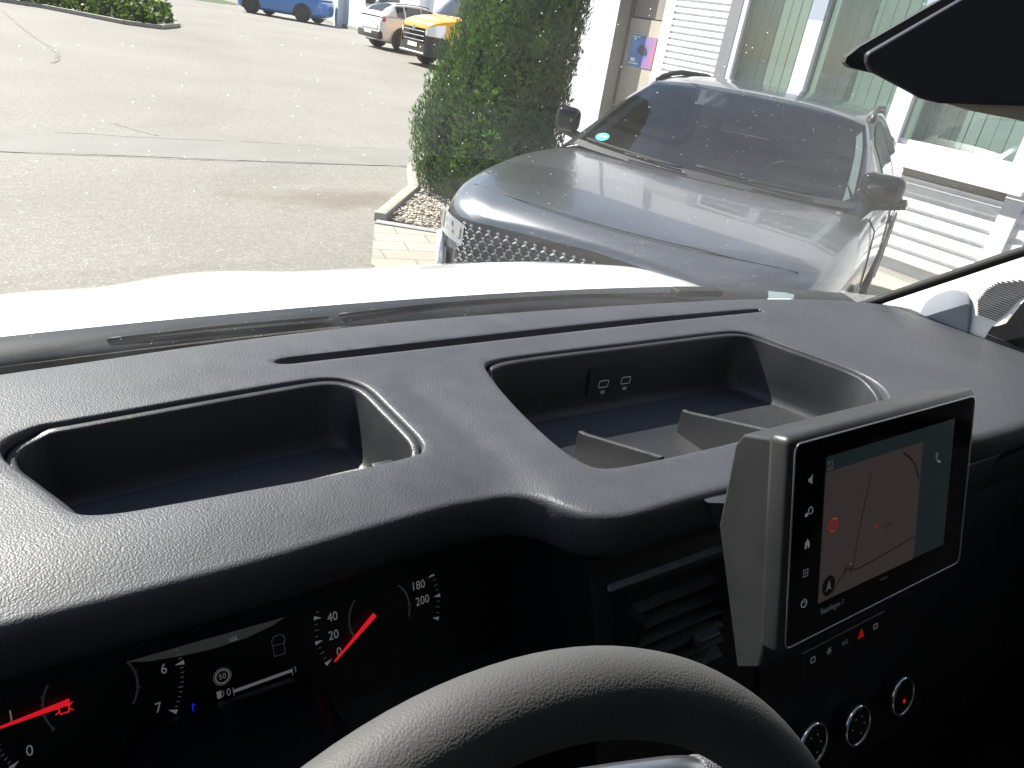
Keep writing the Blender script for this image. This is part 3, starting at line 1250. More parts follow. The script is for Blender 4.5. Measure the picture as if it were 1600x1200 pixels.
c = sgh(1.95, 0, -.02)
ms.rbox(c + Vector((-.12, .05, -.07)), (.24, 0, 0), (0, .02, 0), (0, 0, .06), .01, 2)
ms.build('rear_view_mirror', M_FRIT, suv)

# cabin of the grey SUV seen through its windscreen
q = MB()
q.grid([[sgh(b, t, -dz) for t in [-.66 + 1.32 * k / 16 for k in range(17)]] for b, dz in ((1.24, .03), (1.50, .13), (1.75, .22), (1.80, .34), (1.80, .6))])
q.build('cabin_dashboard', M_CLAD, suv, smooth=True)
for u in (-.38, .38):
    q = MB()
    q.rbox((u - .24, 2.42, .45), (.48, 0, 0), (0, .14, 0), (0, .12, .66), .05, 3)
    q.rbox((u - .13, 2.53, 1.15), (.26, 0, 0), (0, .09, 0), (0, .02, .16), .035, 3)
    q.build('seat', M_CLAD, suv, smooth=True)
q = MB()
wc_ = Vector((.38, 1.98, .98))
q.tube([wc_ + Vector((cos(a) * .18, -sin(a) * .08, sin(a) * .165)) for a in [2 * pi * k / 28 for k in range(28)]], .015, 6, closed=True)
q.rbox(wc_ + Vector((-.17, -.02, -.02)), (.34, 0, 0), (0, .04, 0), (0, 0, .05), .015, 2)
q.build('cabin_steering_wheel', M_CLAD, suv, smooth=True)
for sg in (-1, 1):
    q = MB()
    q.grid([[sgh(b, sg * .565, -.03), sgh(b, sg * lerp(.535, .545, (b - 1.3) / .8), -.06)] for b in [1.35 + .75 * k / 8 for k in range(9)]])
    q.build('cabin_pillar_trim', M_TRIM, suv, smooth=True)
q = MB()
q.grid([[sgh(b, t, -.035) for t in [-.58 + 1.16 * k / 12 for k in range(13)]] for b in [2.2 + 1.5 * k / 6 for k in range(7)]])
q.build('cabin_headliner', M_HEAD, suv, smooth=True)
q = MB()
q.rbox((-.9, 3.3, .5), (1.8, 0, 0), (0, .1, 0), (0, .05, .5), .04, 3)
q.build('rear_seat', M_CLAD, suv, smooth=True)

# ------------------------------------------------------------------ blue car far away
BLUE = dict(SUV)
BLUE.update(cabin=False, glass=M_CARGLASS, paint=M_BLUE, roofpaint=M_BLUE, lightglass=False, mirpaint=M_BLUE)
pf, pr = Vector((11.55, 39.2, 0)), Vector((13.45, 37.45, 0))
dv = (pr - pf).normalized()
hd_ = atan2(dv.x, dv.y)
for k in ('b', 'st', 'gb', 'axles'):
    BLUE[k] = [x * .92 for x in SUV[k]]
BLUE.update(hdr=SUV['hdr'] * .92, nose_to=.28 * .92, rearglass=(3.9 * .92, 4.3 * .92), side=[(a * .92, b * .92, 0, 0) for a, b, _, _ in SUV['side']], mir=(1.5, 1.12))
nose = pf - dv * .86 + Vector((-dv.y, dv.x, 0)) * -.9
blue, bf, bg_, bs_ = car('parked_car', 'bright blue car parked far across the yard by the pale hall', BLUE, (pf - dv * .86), hd_)
q = MB()
for sg in (-1, 1):
    q.rbox((sg * .74 - .1, .10, .72), (.2, 0, 0), (0, .12, 0), (0, 0, .08), .02, 2)
q.build('headlight', M_LAMP, blue)

# ------------------------------------------------------------------ small white SUV with its tail to the yard
HATCH = dict(SUV)
sc = .86
for k in ('b', 'st', 'gb', 'axles'):
    HATCH[k] = [x * sc for x in SUV[k]]
HATCH['hdr'] = SUV['hdr'] * sc
HATCH['nose_to'] = .28 * sc
HATCH['rearglass'] = (3.86 * sc, 4.32 * sc)
HATCH['side'] = [(a * sc, b * sc, 0, 0) for a, b, _, _ in SUV['side']]
HATCH['mir'] = (1.55 * sc, 1.10)
HATCH.update(cabin=False, glass=M_CARGLASS, paint=M_WHITE2, roofpaint=M_WHITE2, mirpaint=M_GLOSS, lightglass=False)
hnose = Vector((15.2, 26.4, 0))
hdir = Vector((-1, -.06, 0)).normalized()
hat, hf, hgh, hs_ = car('parked_car', 'small white SUV seen from its tail beside the yellow van', HATCH, hnose, atan2(hdir.x, hdir.y))
HL = 4.50 * sc
for sg in (-1, 1):
    q = MB()
    q.rbox((sg * .70 - .14, HL - .19, .86), (.28, 0, 0), (0, .12, 0), (0, 0, .14), .03, 3)
    q.build('tail_light', M_REDLENS, hat, smooth=True)
    q = MB()
    q.tube([hgh(b * sc, sg * .60, 0) + Vector((0, 0, .03)) for b in [2.2 + 1.6 * k / 12 for k in range(13)]], .018, 6)
    q.build('roof_rail', M_CLAD, hat, smooth=True)
q = MB()
q.rbox((-.80, HL - .14, .32), (1.6, 0, 0), (0, .18, 0), (0, 0, .26), .06, 3)
q.build('rear_bumper', M_CLAD, hat, smooth=True)
q = MB()
q.box((-.26, HL + .045, .46), (.26, HL + .05, .57))
q.build('number_plate', M_PLATE, hat)
q = MB()
q.rbox((-.62, HL - .06, .60), (1.24, 0, 0), (0, .08, 0), (0, 0, .18), .03, 3)
q.build('tailgate', M_WHITE2, hat, smooth=True)

# ------------------------------------------------------------------ yellow van
VAN = dict(
    cat='van', paint=M_YELL,
    b=[0, .06, .18, .42, .75, 1.0, 1.4, 2.2, 3.4, 4.8, 5.3, 5.4],
    w=[.70, .82, .92, .985, 1.0, 1.01, 1.02, 1.02, 1.02, 1.02, 1.0, .95],
    zs=[1.05, 1.12, 1.18, 1.24, 1.29, 1.32, 1.36, 1.40, 1.40, 1.40, 1.40, 1.38],
    zh=[1.08, 1.16, 1.23, 1.31, 1.38, 1.42, 1.42, 1.42, 1.42, 1.42, 1.42, 1.40],
    zb=[.34, .30, .28, .27, .27, .27, .27, .27, .27, .27, .3, .34],
    st=[0, .05, .14, .28, .5, .8, 1.05, 1.4, 2.0, 3.0, 4.0, 4.8, 5.2, 5.35, 5.4],
    gb=[.88, 1.1, 1.4, 1.7, 1.9, 2.4, 3.4, 4.8, 5.25, 5.4],
    gz=[1.38, 1.55, 1.84, 2.14, 2.30, 2.42, 2.46, 2.46, 2.42, 2.38],
    gu=[.88, .87, .85, .83, .82, .84, .85, .85, .84, .82],
    gub=[.93, .95, .96, .97, .98, .99, 1.0, 1.0, .99, .95],
    gzb=[1.34, 1.35, 1.36, 1.38, 1.40, 1.40, 1.40, 1.40, 1.40, 1.38],
    crown=.05, wbow=.18, hdr=1.95, nose_to=.42, side=[(1.62, 2.35, 0, 0)],
    axles=[1.0, 4.2], wr=.34, zbm=.28, mir=(1.35, 1.45), mirpaint=M_CLAD, lightglass=True)
vnose = Vector((10.5, 21.05, 0))
vdir = Vector((1, .05, 0)).normalized()
yv, vf, vgh, vs_ = car('parked_van', 'yellow delivery van with black bumper parked facing the yard behind the conifer', VAN, vnose, atan2(vdir.x, vdir.y))


def vfront(u, z, off=0):
    return Vector((u, vf(u) - .015 - off, z))


q = MB()
q.grid([[vfront(lerp(-.62, .62, j / 16), lerp(.62, 1.0, i / 4), 0) for j in range(17)] for i in range(5)])
gg = q.build('grille', M_GLOSS, yv)
q = MB()
for z in (.68, .80, .92):
    q.tube([vfront(lerp(-.60, .60, j / 16), z, .015) for j in range(17)], .016, 6)
q.build('grille_bar', M_CHROME, gg, smooth=True)
q = MB()
q.prism([vfront(0, 1.06, .02), vfront(.075, .97, .02), vfront(0, .88, .02), vfront(-.075, .97, .02)], (0, -.02, 0))
q.build('emblem', M_CHROME, yv)
q = MB()
q.grid([[vfront(lerp(-.985, .985, j / 24), lerp(.30, .60, i / 4), .03) for j in range(25)] for i in range(5)])
for sg in (-1, 1):
    q.grid([[vfront(sg * lerp(.66, .985, j / 8), lerp(.58, .82, i / 3), .025) for j in range(9)] for i in range(4)])
    q.grid([[(sg * 1.015, lerp(.36, .58, j / 4), lerp(.30, .80, i / 3)) for j in range(5)] for i in range(4)])
q.build('bumper', M_CLAD, yv, smooth=True)
q = MB()
q.box((-.26, -.06, .50), (.26, -.052, .61))
q.build('number_plate', M_PLATE, yv)
for sg in (-1, 1):
    q = MB()
    q.grid([[vfront(sg * lerp(.64, .98, j / 10), lerp(.84, lerp(.98, 1.16, j / 10), i / 4), .012) for j in range(11)] for i in range(5)])
    q.build('headlight', M_LAMP, yv, smooth=True)
q = MB()
q.tube([vfront(lerp(-.7, .7, j / 16), .36, .045) for j in range(17)], .03, 6)
q.build('skid_plate', M_SATIN, yv, smooth=True)

# ================================================================== THE VAN WE SIT IN
van = thing('van', 'white van around the viewer, with grained black dashboard and white bonnet', 'van', (0, 0, 0))
van['label'] = 'white van seen from its driver seat, with grained black dashboard and white bonnet'

# ------------------------------------------------------------------ dashboard pad
FRONT = [(-.17, .455), (-.10, .456), (-.03, .457), (.06, .457), (.14, .458), (.22, .462), (.29, .465), (.325, .4645), (.352, .462), (.376, .452), (.391, .436), (.400, .417), (.412, .400), (.431, .389), (.460, .385), (.56, .382), (.70, .372), (.85, .358), (1.0, .345), (1.1, .342), (1.3, .345), (1.53, .36)]
BACK = [(1.555, .44), (1.548, .53), (1.525, .60), (1.47, .685), (1.36, .737), (1.24, .768), (1.11, .792), (.98, .808), (.854, .820), (.73, .831), (.61, .838), (.50, .842), (.41, .842), (.30, .834), (.24, .828), (.155, .817), (.06, .801), (-.016, .79), (-.10, .775), (-.16, .75)]
fr_c = [p.to_2d() for p in catmull([(x, y - .004, 0) for x, y in FRONT], 7)]
bk_c = [p.to_2d() for p in catmull([(x, y, 0) for x, y in BACK], 3)]


def roundloop(pts, n=6):
    return [p.to_2d() for p in catmull([(x, y, 0) for x, y in pts], n, True)]


def offset(loop, d, closed=True):
    """positive d = to the left of travel"""
    N_ = len(loop)
    out = []
    for i in range(N_):
        if closed:
            a, b = loop[i - 1], loop[(i + 1) % N_]
        else:
            a, b = loop[max(i - 1, 0)], loop[min(i + 1, N_ - 1)]
        t = (b - a)
        t.normalize()
        out.append(loop[i] + Vector((-t.y, t.x)) * d)
    return out


def area(loop):
    return .5 * sum(a.x * b.y - b.x * a.y for a, b in zip(loop, loop[1:] + loop[:1]))


LT = [(.004, .679), (.03, .683), (.08, .688), (.17, .697), (.25, .703), (.285, .700), (.306, .686), (.317, .664), (.320, .625), (.322, .585), (.322, .552), (.315, .534), (.297, .524), (.22, .519), (.15, .521), (.09, .523), (.045, .526), (.020, .537), (.006, .568), (-.010, .604), (-.022, .634), (-.021, .660)]
RT = [(.470, .683), (.486, .691), (.52, .694), (.60, .694), (.70, .692), (.80, .691), (.90, .689), (.940, .680), (.962, .655), (.978, .610), (.996, .562), (1.009, .517), (1.005, .480), (.980, .447), (.940, .430), (.85, .428), (.75, .430), (.62, .431), (.52, .434), (.466, .441), (.449, .462), (.444, .50), (.446, .56), (.453, .62), (.461, .66)]
SLOT = [(.236, .749), (.248, .7590), (.30, .7610), (.46, .7625), (.65, .7640), (.80, .7630), (.94, .7575), (1.05, .7525), (1.066, .7465), (1.055, .7370), (.94, .7390), (.80, .7410), (.65, .7415), (.46, .7405), (.30, .7405), (.25, .7410)]
EVENT = [(1.505, .500), (1.520, .545), (1.533, .572), (1.544, .560), (1.548, .52), (1.545, .47), (1.535, .44), (1.515, .46)]
loops = {}
for nm, pts in (('L', LT), ('R', RT), ('S', SLOT), ('E', EVENT)):
    lp = roundloop(pts, 4)
    if area(lp) < 0:
        lp.reverse()
    loops[nm] = lp                                        # counter-clockwise: left = inwards
outline = fr_c + bk_c
if area(outline) < 0:
    outline.reverse()


def padz(x, y):
    z = 1.270
    if y > .735:
        z -= ((y - .735) / .09) ** 2 * .006
    xv = interp(y, [.36, .45, .51, .58, .66, .72], [.392, .382, .374, .366, .360, .366])
    fade = 1 - sstep(.58, .745, y)
    dx = x - xv
    z -= fade * (.0018 * math.exp(-(dx / .018) ** 2) + .0036 * math.exp(-(dx / .06) ** 2))
    if x < .40:
        k = 1 - sstep(.33, .40, x)
        if y < .53:
            z -= k * ((.53 - y) / .075) ** 2 * .010
    if x > .40 and y < .46:
        z -= sstep(.40, .46, x) * ((.46 - y) / .09) ** 2 * .002
    if x > 1.0:
        z -= ((x - 1.0) / .55) ** 2 * .012
    return z


def dist_loop(p, loop):
    return min((p - q).length for q in loop)


vco, edges = [], []


def addloop(lp):
    o = len(vco)
    vco.extend(lp)
    n_ = len(lp)
    edges.extend((o + i, o + (i + 1) % n_) for i in range(n_))


addloop(outline)
for lp in loops.values():
    addloop(lp)
gx = -.16
allp = outline + [p for lp in loops.values() for p in lp]
cells = {}
for p in allp:
    cells.setdefault((floor(p.x / .02), floor(p.y / .02)), []).append(p)
polys = {k: [(p.x, p.y) for p in lp] for k, lp in loops.items()}
outp = [(p.x, p.y) for p in outline]
while gx < 1.55:
    gy = .33
    while gy < .85:
        p = Vector((gx + (.0045 if int(round(gy / .009)) % 2 else 0), gy))
        ok = inpoly(p.x, p.y, outp) and not any(inpoly(p.x, p.y, q) for q in polys.values())
        if ok:
            cx_, cy_ = floor(p.x / .02), floor(p.y / .02)
            for i in (-1, 0, 1):
                for j in (-1, 0, 1):
                    for q in cells.get((cx_ + i, cy_ + j), ()):
                        if (q - p).length < .005:
                            ok = False
        if ok:
            vco.append(p)
        gy += .009
    gx += .009
ov, oe, of, *_ = delaunay_2d_cdt(vco, edges, [], 0, 1e-6)
faces = []
for f in of:
    c = sum((ov[i] for i in f), Vector((0, 0))) / len(f)
    if inpoly(c.x, c.y, outp) and not any(inpoly(c.x, c.y, q) for q in polys.values()):
        faces.append(tuple(f))
pad = MB()
pad.add([(v.x, v.y, padz(v.x, v.y)) for v in ov], faces)


def skirt(mb, loop, steps, closed=True, mi=0):
    rows = [[(p.x, p.y, padz(p.x, p.y)) for p in loop]]
    for d, dz in steps:
        of_ = offset(loop, d, closed)
        rows.append([(q.x, q.y, padz(p.x, p.y) + dz) for p, q in zip(loop, of_)])
    mb.grid(rows, closed, mi)


HOLE = [(.0012, -.0004), (.0024, -.0016), (.0032, -.0036), (.0036, -.013), (.0037, -.032)]
for k in 'LR':
    skirt(pad, loops[k], HOLE)
skirt(pad, loops['S'], [(.001, -.0006), (.0018, -.002), (.002, -.03)])
skirt(pad, loops['E'], [(.002, -.001), (.003, -.004), (.004, -.04)])
# front lip: rolls over and down (outwards = right of travel on the ccw outline)
fr_s = fr_c if area(fr_c + bk_c) > 0 else fr_c[::-1]
skirt(pad, fr_s, [(-.0030, -.0006), (-.0058, -.0024), (-.0076, -.0054), (-.0084, -.0095), (-.0084, -.018), (-.0072, -.030), (-.0045, -.043), (-.0005, -.052), (.006, -.057), (.03, -.059), (.07, -.059)], False)
bk_s = bk_c if area(fr_c + bk_c) > 0 else bk_c[::-1]
skirt(pad, bk_s, [(-.003, -.0010), (-.005, -.003), (-.006, -.008), (-.006, -.30)], False)
bmw = bmesh.new()
dash = pad.build('dashboard', M_DASH, van, smooth=True, recalc=False)
bmw.from_mesh(dash.data)
bmesh.ops.remove_doubles(bmw, verts=bmw.verts[:], dist=1e-5)
bmesh.ops.recalc_face_normals(bmw, faces=bmw.faces[:])
bmw.to_mesh(dash.data)
bmw.free()
dash['label'] = 'grained black dashboard top with two open trays'


def tray(nm, loop, zf):
    t = MB()
    steps = [(.0037, -.020), (.0050, -.0130), (.0050, -.0042), (.0056, -.0032), (.0070, -.0030), (.0112, -.0033), (.0126, -.0042), (.0134, -.0065)]
    rows = []
    off1 = offset(loop, 1.0)
    low = [min(1.0, max(0.0, (q - p).y) + .85 * max(0.0, (q - p).x)) for p, q in zip(loop, off1)]
    for d, dz in steps:
        rows.append([(q.x, q.y, padz(p.x, p.y) + dz - .011 * lw) for p, q, lw in zip(loop, offset(loop, d), low)])
    for d, z in ((.0185, zf + .030), (.0215, zf + .012), (.0245, zf + .004), (.031, zf)):
        rows.append([(q.x, q.y, z) for q in offset(loop, d)])
    t.grid(rows, True)
    n_ = len(loop)
    o = (len(rows) - 1) * n_
    t.f.append(tuple(range(o, o + n_)))
    t.mi.append(0)
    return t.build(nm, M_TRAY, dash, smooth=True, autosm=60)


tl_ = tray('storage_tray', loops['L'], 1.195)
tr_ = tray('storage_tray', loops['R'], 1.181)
q = MB()
q.rbox((.262, .531, 1.20), (.022, 0, 0), (0, .010, 0), (0, 0, .060), .002, 2)
q.build('tray_catch', M_TRAY, dash, smooth=True, autosm=40)
for x in (.555, .734):
    q = MB()
    q.prism([(x, .585, 1.180), (x, .585, 1.215), (x, .575, 1.2165), (x, .452, 1.258), (x, .452, 1.180)], (.0075, 0, 0))
    o = q.build('tray_divider', M_TRAY, dash)
    md = o.modifiers.new('bev', 'BEVEL')
    md.width = .0018
    md.segments = 2
# usb sockets on the rear wall of the right tray
ub = MB()


def uw(z):
    return .6925 - .0134 - (1.2635 - z) * .0953 - .0012


UZ0, UZ1 = 1.2035, 1.243
ub.obox((.640, uw(UZ0) - .0006, UZ0), (.090, 0, 0), (0, uw(UZ1) - uw(UZ0), UZ1 - UZ0), (0, .004, 0))
us = ub.build('usb_panel', M_TRAY, dash)
ui = MB()
for x in (.667, .708):
    c = Vector((x, uw(1.2195) - .0011, 1.2195))
    ring = []
    for sx_, sz_ in ((1, 1), (-1, 1), (-1, -1), (1, -1)):
        for k in range(4):
            a = atan2(sz_, sx_) - pi / 4 + (pi / 2) * k / 3
            ring.append(c + Vector((sx_ * .0062 + cos(a) * .002, 0, sz_ * .0032 + sin(a) * .002)))
    ui.tube(ring, .00042, 4, closed=True)
    c2 = c + Vector((0, -.0014, -.0120))
    ui.tube([c2 + Vector((a, 0, b)) for a, b in ((-.0034, -.0018), (.0028, -.0018), (.0028, .0018), (-.0034, .0018))], .00036, 4, closed=True)
    ui.box((c2.x - .0012, c2.y - .0002, c2.z - .0003), (c2.x + .0008, c2.y + .0002, c2.z + .0003))
ui.build('usb_marking', mat('usb_white', (.5, .5, .52), .6, emit=(.8, .85, .9), estr=.03), us)

# ------------------------------------------------------------------ instrument cluster
cl_ = MB()
PC = Vector((0, .53, 1.15))
CU = Vector((0, sin(radians(25)), cos(radians(25))))
CN = Vector((0, -cos(radians(25)), sin(radians(25))))
EX = Vector((1, 0, 0))


def cp(x, z, lift=.0008):
    return PC + EX * x + CU * ((z - 1.15) / CU.z) + CN * lift


bay = MB()
bay.add([cp(-.17, 1.21, 0), cp(.405, 1.21, 0), cp(.405, .98, 0), cp(-.17, .98, 0)], [(0, 1, 2, 3)])
cluster = bay.build('instrument_cluster', M_DARKGLASS, van)
cluster['label'] = 'dark instrument cluster with red needles'
ey = CU


def dialmarks(cx, cz, a0, da, nmaj, labels, r, nminor, skip=()):
    mk = MB()
    dm = MB()
    for i in range((nmaj - 1) * nminor + 1):
        a = radians(a0 - da * i / nminor)
        maj = i % nminor == 0
        d = EX * cos(a) + CU * sin(a)
        e = EX * -sin(a) + CU * cos(a)
        c = cp(cx, cz)
        if maj:
            k = i // nminor
            if k not in skip:
                mk.add([c + d * (r - .0065), c + d * (r + .001) + e * .0020, c + d * (r + .001) - e * .0020], [(0, 1, 2)])
                if labels[k]:
                    mk.text(labels[k], .0125, c + d * (r - .013 - .0022 * len(labels[k])), EX * .85, CU)
        else:
            ln = .0042 if (i % nminor) * 2 == nminor else .0028
            dm.add([c + d * (r - ln) + e * .0003, c + d * r + e * .0003, c + d * r - e * .0003, c + d * (r - ln) - e * .0003], [(0, 1, 2, 3)])
    for i in range(0, 100):
        a = radians(a0 - da * (nmaj - 1) * i / 99)
        d = EX * cos(a) + CU * sin(a)
        e = EX * -sin(a) + CU * cos(a)
        c = cp(cx, cz)
        rr = r * .47
        ln = .0032 if i % 10 == 0 else .0018
        if abs(cos(a)) > .25:
            dm.add([c + d * (rr) + e * .00018, c + d * (rr + ln) + e * .00018, c + d * (rr + ln) - e * .00018, c + d * rr - e * .00018], [(0, 1, 2, 3)])
    mk.build('dial_numerals', M_DIAL, cluster, recalc=False)
    dm.build('dial_ticks', M_DIALDIM, cluster, recalc=False)


dialmarks(.016, 1.108, 212, 34.86, 8, [str(i) for i in range(8)], .070, 10)
dialmarks(.269, 1.100, 208, 20.8, 12, [str(i * 20) for i in range(11)] + [''], .067, 4)


def needle(x0, z0, x1, z1):
    a, b = cp(x0, z0, .004), cp(x1, z1, .004)
    d = (b - a).normalized()
    e = d.cross(CN)
    q = MB()
    q.prism([a + e * .0024, b + e * .0006, b - e * .0006, a - e * .0024], CN * .0015)
    q.build('needle', M_RED, cluster)


needle(.0005, 1.1095, -.053, 1.106)
needle(.262, 1.1025, .2165, 1.0725)
hd2 = MB()
hd2.add([cp(-.17, 1.215, .012), cp(.42, 1.215, .012), cp(.42, 1.12, .012), cp(.36, 1.1255, .012), cp(.31, 1.1255, .012), cp(.25, 1.1235, .012), cp(.20, 1.1235, .012), cp(.19, 1.1265, .012), cp(.10, 1.1280, .012), cp(.02, 1.1285, .012), cp(-.17, 1.1290, .012)], [tuple(range(11))])
hd2.build('cluster_hood', M_BLACK, cluster)
# middle display and lamps
tf = MB()
tf.tube([cp(.116 + .0058 * cos(a), 1.090 + .0053 * sin(a), .001) for a in [2 * pi * k / 20 for k in range(20)]], .00055, 4, closed=True)
tf.tube([cp(.116 + .0075 * cos(a), 1.090 + .0068 * sin(a), .001) for a in [2 * pi * k / 20 for k in range(20)]], .0002, 4, closed=True)
tf.text('50', .0068, cp(.116, 1.090, .001), EX, CU)
tf.text('0', .0095, cp(.1195, 1.0755, .001), EX * .8, CU)
tf.text('1', .0085, cp(.1800, 1.0755, .001), EX * .8, CU)
tf.add([cp(.124, 1.0735), cp(.177, 1.0745), cp(.177, 1.0772), cp(.124, 1.0762)], [(0, 1, 2, 3)])
tf.tube([cp(.1235, 1.0715, .001), cp(.1235, 1.078, .001)], .0003, 4)
tf.tube([cp(.177, 1.0715, .001), cp(.177, 1.078, .001)], .0003, 4)
tf.add([cp(.1095, 1.073), cp(.1135, 1.073), cp(.1135, 1.079), cp(.1095, 1.079)], [(0, 1, 2, 3)])
tf.tube([cp(.1145, 1.0735, .001), cp(.1155, 1.0765, .001), cp(.1145, 1.0785, .001)], .0003, 4)
tf.tube([cp(x, z, .001) for x, z in ((.126, 1.1195), (.126, 1.1165), (.133, 1.1165))], .0003, 4)
for k, h in enumerate((.0015, .0028, .002, .0035)):
    tf.tube([cp(.1275 + k * .0014, 1.117, .001), cp(.1275 + k * .0014, 1.117 + h, .001)], .0003, 4)
tf.build('cluster_readout', mat('readout_grey', (.2, .2, .21), .6, emit=(.8, .85, .9), estr=.028), cluster, recalc=False)
ol = MB()
ol.tube([cp(x, z, .001) for x, z in ((.1625, 1.0925), (.1725, 1.0925), (.1725, 1.1015), (.1625, 1.1015))], .00022, 4, closed=True)
ol.tube([cp(x, z, .001) for x, z in ((.1625, 1.1015), (.1615, 1.105), (.163, 1.1085), (.1655, 1.1095), (.170, 1.1095), (.1725, 1.1085), (.174, 1.105), (.1725, 1.1015))], .00022, 4)
ol.build('vehicle_outline', M_DIALDIM, cluster, recalc=False)
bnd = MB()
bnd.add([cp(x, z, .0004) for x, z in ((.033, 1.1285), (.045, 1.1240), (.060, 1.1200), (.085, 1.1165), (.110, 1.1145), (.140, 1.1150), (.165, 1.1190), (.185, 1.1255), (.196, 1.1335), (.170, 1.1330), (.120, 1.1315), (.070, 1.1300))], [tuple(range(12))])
bnd.build('reflection_band', mat('reflection_band', (.012, .014, .014), .3, emit=(.5, .6, .55), estr=.010), cluster)  # reflection in the cluster glass, painted as a faintly glowing band
rl = MB()
for (x, z) in ((-.004, 1.104),):
    rl.tube([cp(x + a, z + b, .001) for a, b in ((-.003, -.003), (.003, -.003), (.0035, .001), (.002, .0035), (-.002, .0035), (-.0035, .001))], .0007, 4, closed=True)
    for sg in (-1, 1):
        rl.tube([cp(x + sg * .0035, z + .001, .001), cp(x + sg * .0062, z + .0035, .001)], .0006, 4)
        rl.tube([cp(x + sg * .0035, z - .001, .001), cp(x + sg * .0062, z - .0025, .001)], .0006, 4)
rl.build('warning_lamp', M_RED, cluster)
bl = MB()
bl.tube([cp(.089, 1.0695, .001), cp(.089, 1.0765, .001)], .0006, 4)
bl.tube([cp(.086, 1.0690, .001), cp(.088, 1.0696, .001), cp(.090, 1.0690, .001), cp(.0925, 1.0696, .001)], .0005, 4)
bl.tube([cp(.089, 1.0745, .001), cp(.0915, 1.0745, .001)], .0005, 4)
bl.build('warning_lamp', M_BLUEL, cluster)

# ------------------------------------------------------------------ lower fascia (dark)
fa = MB()
prof = [(.47, 1.212), (.388, 1.210), (.386, 1.196), (.362, 1.15), (.333, 1.06), (.300, .97), (.262, .86), (.258, .55)]
fa.grid([[(x, y, z) for x in (.420, .7, 1.0, 1.3, 1.56)] for y, z in prof])
fa.grid([[(.420, y, z) for y, z in prof], [(.420, .60, z) for y, z in prof]])
prof2 = [(.56, 1.212), (.475, 1.03), (.43, 1.0), (.41, .9), (.41, .55)]
fa.grid([[(x, y, z) for x in (-.17, .1, .421)] for y, z in prof2[1:]])
fascia = fa.build('fascia', M_PLAST, van)
# column shroud behind the wheel
cs = MB()
cs.rbox((.03, .20, 1.05), (.17, 0, 0), (0, .27, -.06), (0, .03, .09), .03, 3)
cs.build('column_shroud', M_PLAST, van, smooth=True)


def fy(z):
    return interp(z, [p[1] for p in prof[::-1]], [p[0] for p in prof[::-1]])


# trim strip and air vent left of the screen
q = MB()
q.rbox((.440, .374, 1.176), (.18, 0, 0), (0, .02, .006), (0, -.002, .004), .001, 1)
q.build('trim_strip', mat('trim_strip', (.10, .105, .11), .4), fascia)
vt = MB()
vt.box((.452, fy(1.12) - .012, 1.065), (.462, fy(1.12) + .02, 1.165))
vt.box((.588, fy(1.12) - .012, 1.065), (.598, fy(1.12) + .02, 1.165))
vt.box((.452, fy(1.17) - .010, 1.1651), (.598, fy(1.17) + .02, 1.171))
vt.box((.452, fy(1.06) - .010, 1.058), (.598, fy(1.06) + .02, 1.0649))
vent = vt.build('air_vent', M_PLAST, van)
for k in range(6):
    z = 1.075 + k * .0165
    q = MB()
    q.obox((.463, fy(z) - .013, z), (.124, 0, 0), (0, .018, .006), (0, -.0006, .0022))
    q.build('slat', M_PLAST, vent)
q = MB()
q.rbox((.540, fy(1.11) - .022, 1.106), (.030, 0, 0), (0, .012, 0), (0, -.002, .010), .002, 2)
q.build('vent_tab', mat('vent_tab', (.05, .05, .055), .4), vent)
# climate panel: icons and three knobs
KN = Vector((0, -cos(radians(20)), sin(radians(20))))
KU = Vector((0, sin(radians(20)), cos(radians(20))))


def kp(x, z, lift):
    return Vector((x, .33 + (z - 1.05) * math.tan(radians(20)), z)) + KN * lift


pn = MB()
pn.obox(kp(.66, .84, -.002), EX * .36, KU * .20, KN * .008)
panel = pn.build('climate_panel', M_PLAST, van)
for i, (x, z) in enumerate(((.742, .914), (.836, .901), (.942, .901))):
    r = .026
    kn = MB()
    kn.lathe(kp(x, z, .006), EX, KU, KN, [(r, 0), (r, .014), (r * .94, .0155), (0.0005, .0155)], 32)
    k_ = kn.build('knob', M_BLACK, panel, smooth=True, autosm=40)
    rg = MB()
    rg.lathe(kp(x, z, .006), EX, KU, KN, [(r + .0002, .010), (r + .0022, .012), (r + .0022, .0155), (r + .0005, .0175), (r - .0018, .0165), (r - .0022, .0150)], 40)
    rg.build('knob_ring', M_CHROME, k_, smooth=True)
    mk_ = MB()
    if i == 2:
        mk_.disc(kp(x + .002, z - .006, .0222), EX, KU, .003, 12)
    else:
        for j in range(5):
            a = radians(-60 + j * 60)
            mk_.disc(kp(x + .013 * cos(a), z + .013 * sin(a), .0222), EX, KU, .0014, 8)
    mk_.build('knob_marking', M_RED if i == 2 else M_DIALDIM, k_)
ic = MB()
ir = MB()
for i, (x, z) in enumerate(((.757, 1.008), (.790, 1.008), (.824, 1.008), (.859, 1.008), (.892, 1.008))):
    if i == 3:
        c = kp(x, z, .0075)
        ir.add([c + EX * -.0075 - KU * .005, c + EX * .0075 - KU * .005, c + KU * .008], [(0, 1, 2)])
        continue
    c = kp(x, z, .0075)
    if i in (0, 4):
        ic.tube([c + EX * -.004 - KU * .003, c + EX * .004 - KU * .003, c + EX * .004 + KU * .003, c + EX * -.004 + KU * .003], .0008, 4, closed=True)
    elif i == 1:
        for a in (0, 60, 120):
            d = EX * cos(radians(a)) + KU * sin(radians(a))
            ic.tube([c - d * .005, c + d * .005], .0005, 4)
    else:
        ic.text('A/C', .008, c, EX, KU)
ic.build('button_icon', M_DIALDIM, panel, recalc=False)
ir.build('hazard_icon', M_REDDIM, panel)
bt = MB()
bt.rbox(kp(.735, .992, .004), EX * .18, KU * .032, KN * .003, .0012, 1)
bt.build('button_row', M_PLAST, panel)
